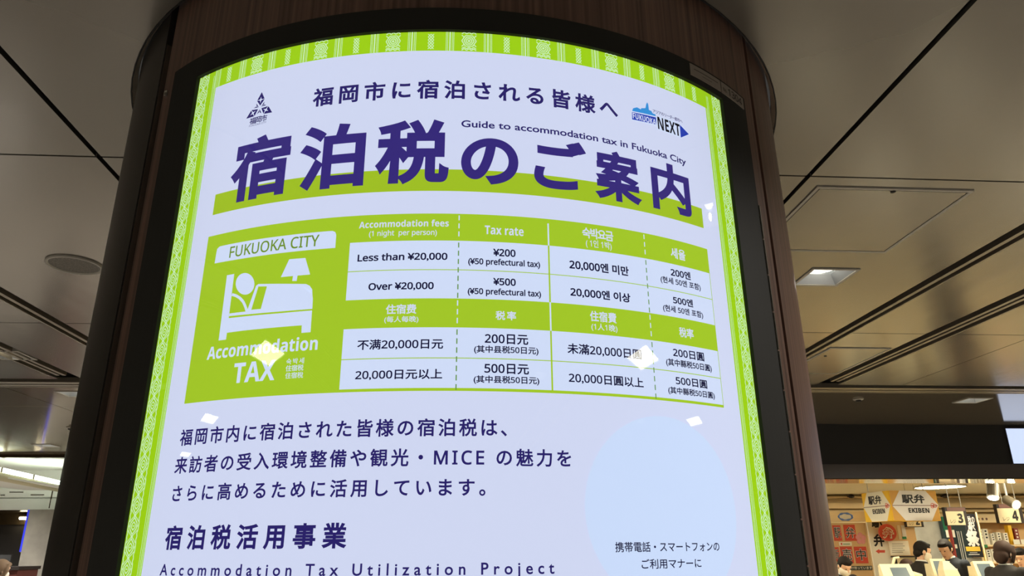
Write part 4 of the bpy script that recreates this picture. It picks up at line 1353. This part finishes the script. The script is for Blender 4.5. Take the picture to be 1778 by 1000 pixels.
def person(px, py, Y, turn_, label, lean=8, nod=12, hair='short', hair_mat='hair', masked=True, coat='uniform', collar=True, arms='work', tie=False, long_sleeve=True):
    head_w = at(px, py, Y)
    rz = Matrix.Rotation(R(turn_), 3, 'Z')
    ln = Matrix.Rotation(R(lean), 3, 'X')
    nd = Matrix.Rotation(R(nod), 3, 'X')
    HIP, NK = Vector((0, 0, .90)), Vector((0, 0, 1.42))
    U0 = lambda p: HIP + ln @ (Vector(p) - HIP)
    H0 = lambda p: U0(NK + nd @ (Vector(p) - NK))
    hc = H0((0, -.015, 1.54))
    k = head_w.z / hc.z
    foot = Vector((head_w.x, head_w.y, 0)) - rz @ Vector((hc.x * k, hc.y * k, 0))
    W = lambda p: rz @ (Vector(p) * k) + foot
    U = lambda p: W(U0(p))
    Hd = lambda p: W(H0(p))
    t = thing('person', label, 'person', tuple(foot), 'people in the shop' if px > 500 else None)
    ell = lambda f, z, rx, ry, y=0, n=18: [f((rx * math.cos(2 * math.pi * i / n), y + ry * math.sin(2 * math.pi * i / n), z)) for i in range(n)]

    def blob(mb, f, c, rx, ry, rz_, n=14, m=9):
        rings = []
        for j in range(m + 1):
            ph = -math.pi / 2 + math.pi * j / m
            kk = max(math.cos(ph), .03)
            rings.append([f((c[0] + rx * kk * math.cos(2 * math.pi * i / n), c[1] + ry * kk * math.sin(2 * math.pi * i / n), c[2] + rz_ * math.sin(ph))) for i in range(n)])
        mb.loft(rings)

    def torso(mb, g):
        mb.loft([ell(W, .80, .13 + g, .09 + g), ell(W, .90, .165 + g, .115 + g)] + [ell(U, z, rx + g, ry + g) for z, rx, ry in ((1.02, .145, .10), (1.15, .155, .112), (1.27, .178, .112), (1.345, .168, .088), (1.385, .10, .066), (1.41, .058 + g * .3, .056))])

    def arm(mb, s, g, hand):
        sh = U((s * .178, 0, 1.325))
        if arms == 'work':
            el, wr = U((s * .235, .03, 1.075)), U((s * .15, -.21, 1.02))
        else:
            el, wr = U((s * .225, .02, 1.07)), U((s * .20, -.05, .84))
        mb.tube([sh, sh.lerp(el, .5), el], [.052 + g, .047 + g, .041 + g], 12)
        blob(mb, lambda p: Vector(p) + el, (0, 0, 0), .041 + g, .041 + g, .041 + g)
        blob(mb, lambda p: Vector(p) + sh, (0, 0, 0), .056 + g, .056 + g, .056 + g)
        end = wr if hand else el.lerp(wr, .92 if long_sleeve else .1)
        mb.tube([el, el.lerp(end, .5), end], [.040 + g, .036 + g, .027 + g], 12)
        if hand:
            d = (wr - el).normalized()
            side = d.cross(Vector((0, 0, 1))).normalized()
            dn = Vector((0, 0, -1))
            pc = wr + d * .05
            mb.tube([wr, wr + d * .045, wr + d * .085], [.026, .036, .034], 10)
            for i, (o, L_) in enumerate(((-.027, .062), (-.009, .074), (.009, .07), (.027, .055))):
                b0 = wr + d * .08 + side * o
                mb.tube([b0, b0 + d * L_ * .5 + dn * .006, b0 + d * L_ * .85 + dn * .03], [.0095, .009, .008], 7)
            mb.tube([wr + d * .03 - side * s * .028, wr + d * .055 - side * s * .055 + dn * .01, wr + d * .085 - side * s * .06 + dn * .022], [.012, .010, .009], 7)

    def leg(mb, s, g):
        mb.tube([W((s * .085, 0, .90)), W((s * .09, -.005, .70)), W((s * .09, -.01, .48)), W((s * .09, .012, .30)), W((s * .09, .02, .09))], [.088 + g, .080 + g, .058 + g, .056 + g, .042 + g], 14)

    mb = MB()
    torso(mb, 0)
    mb.tube([U((0, .005, 1.36)), Hd((0, .0, 1.47))], [.056, .05], 14)
    blob(mb, Hd, (0, -.005, 1.555), .076, .096, .098, 18, 12)
    mb.loft([[Hd((rx * math.cos(2 * math.pi * i / 16), y + ry * math.sin(2 * math.pi * i / 16), z)) for i in range(16)] for z, rx, ry, y in ((1.418, .026, .026, -.065), (1.432, .044, .05, -.05), (1.47, .060, .070, -.03), (1.53, .070, .086, -.012), (1.57, .07, .088, -.01))])
    mb.tube([Hd((0, -.092, 1.555)), Hd((0, -.112, 1.515)), Hd((0, -.098, 1.503))], [.008, .0145, .013], 9)
    blob(mb, Hd, (0, -.086, 1.578), .05, .018, .012, 12, 6)
    blob(mb, Hd, (0, -.090, 1.468), .022, .012, .008, 10, 6)
    for s in (-1, 1):
        blob(mb, Hd, (s * .078, .005, 1.525), .012, .022, .033, 10, 7)
        arm(mb, s, 0, True)
        leg(mb, s, 0)
        blob(mb, W, (s * .09, -.05, .04), .042, .115, .038)
    merged(mb, .0085, 2, 'body', M['skin'], t)
    for s in (-1, 1):
        mb = MB()
        blob(mb, Hd, (s * .031, -.0905, 1.545), .013, .006, .006, 10, 6)
        mb.build('eye', M['eye'], t, True)
    if not masked:
        mb = MB()
        blob(mb, Hd, (0, -.097, 1.468), .021, .006, .006, 10, 6)
        mb.build('mouth', M['lip'], t, True)
    mb = MB()
    torso(mb, .014)
    for s in (-1, 1):
        arm(mb, s, .011, False)
    jk = merged(mb, .011, 2, 'jacket', M[coat], t)
    if collar:
        mb = MB()
        mb.loft([[U((r * math.cos(2 * math.pi * i / 20), -.004 + r * 1.0 * math.sin(2 * math.pi * i / 20), z)) for i in range(20)] for r, z in ((.075, 1.385), (.064, 1.425), (.060, 1.425), (.066, 1.385))], False)
        mb.build('collar', M['shirt'], jk, True)
        MB().add([U(p) for p in ((-.035, -.098, 1.375), (.035, -.098, 1.375), (.004, -.127, 1.22), (-.004, -.127, 1.22))] + [U(p) for p in ((-.035, -.06, 1.375), (.035, -.06, 1.375), (.004, -.10, 1.22), (-.004, -.10, 1.22))], [[0, 1, 2, 3], [7, 6, 5, 4], [0, 4, 5, 1], [1, 5, 6, 2], [2, 6, 7, 3], [3, 7, 4, 0]]).build('shirt_front', M['shirt'], jk)
    if tie:
        MB().prism([U(p) for p in ((-.012, -.112, 1.38), (.012, -.112, 1.38), (.02, -.138, 1.22), (-.02, -.138, 1.22))], [U(p) for p in ((-.012, -.10, 1.38), (.012, -.10, 1.38), (.02, -.128, 1.22), (-.02, -.128, 1.22))]).build('tie', M['edge'], jk)
    mb = MB()
    mb.loft([ell(W, .78, .14, .10), ell(W, .86, .172, .122), ell(W, .93, .168, .118)])
    for s in (-1, 1):
        leg(mb, s, .012)
    merged(mb, .012, 2, 'trousers', M[coat], t)
    for s in (-1, 1):
        mb = MB()
        mb.loft([[W((s * .09 + rx * math.cos(2 * math.pi * i / 16), y + ry * math.sin(2 * math.pi * i / 16), z)) for i in range(16)] for z, rx, ry, y in ((0, .048, .125, -.055), (.03, .05, .127, -.055), (.07, .046, .09, -.02), (.10, .05, .052, .02))])
        mb.build('shoe', M['shoe'], t, True)
    # hair: a cap over the skull, sunk under the skin where the face is open
    def lock(p):
        v = Vector(p)
        if v.y < -.035 and v.z < 1.597 - .25 * max(0, abs(v.x) - .045):
            v = Vector((0, .0, 1.55)) + (v - Vector((0, .0, 1.55))) * .78
        return Hd(v)
    mb = MB()
    if hair == 'short':
        blob(mb, lock, (0, .006, 1.566), .087, .104, .104, 28, 20)
        blob(mb, Hd, (.012, -.055, 1.637), .058, .040, .020, 14, 8)
        blob(mb, Hd, (0, .058, 1.50), .070, .045, .055)
        for s in (-1, 1):
            blob(mb, Hd, (s * .074, -.012, 1.555), .012, .022, .035, 10, 6)
    else:
        blob(mb, lock, (0, .01, 1.568), .093, .112, .106, 28, 20)
        blob(mb, Hd, (.0, -.062, 1.617), .070, .042, .034, 16, 8)
        for s in (-1, 1):
            mb.tube([Hd((s * .075, -.03, 1.62)), Hd((s * .092, -.02, 1.54)), Hd((s * .085, -.005, 1.43 if hair == 'bob' else 1.47))], [.025, .028, .014], 10)
        blob(mb, Hd, (0, .065, 1.49), .082, .058, .085 if hair == 'bob' else .06)
        if hair == 'bun':
            blob(mb, Hd, (0, .125, 1.56), .042, .042, .042)
    merged(mb, .008, 1, 'hair', M[hair_mat], t)
    if masked:
        mb = MB()
        mb.loft([[Hd((rx * math.cos(R(180 + a)), -.012 + ry * math.sin(R(180 + a)), z)) for a in range(0, 181, 12)] + [Hd(((rx - .006) * math.cos(R(180 + a)), -.012 + (ry - .006) * math.sin(R(180 + a)), z)) for a in range(180, -1, -12)] for z, rx, ry in ((1.414, .052, .070), (1.44, .068, .094), (1.475, .076, .112), (1.51, .078, .106), (1.528, .077, .092))])
        mk = mb.build('face_mask', M['mask'], t, True)
        for s in (-1, 1):
            MB().tube([Hd((s * .076, -.02, 1.52)), Hd((s * .088, .02, 1.545)), Hd((s * .084, .026, 1.515)), Hd((s * .072, -.01, 1.45))], .0022, 6).build('ear_loop', M['mask'], mk)
    return t


person(1467, 983, 9.6, 8, 'cashier with black hair and white mask bowing below the red posters beside the column', 14, 22, 'short')
person(1603, 957, 9.74, 82, 'cashier in black with short black hair and white mask, facing right before the grey partition', 6, 10, 'short')
person(1641, 953, 10.5, -66, 'man in a dark suit with white collar looking down to the left at the till', 10, 18, 'short', masked=False, coat='suit', tie=True)
person(1576, 986, 10.9, 60, 'person with brown hair bent low below the tan notice board', 20, 20, 'bob', 'brown_hair', collar=False)
person(1745, 960, 8.25, 112, 'woman with a dark brown bob in a black jacket seen from behind, turning right', 4, 8, 'bob', 'brown_hair', arms='down')
person(1773, 968, 9.9, -62, 'person at the right edge of the picture facing left behind the brown haired woman', 8, 12, 'short', masked=False, arms='down')
person(3, 990, 9.6, 150, 'person with light brown hair at the very lower left edge, beside the dark recess', 4, 6, 'bob', 'light_hair', arms='down', collar=False)
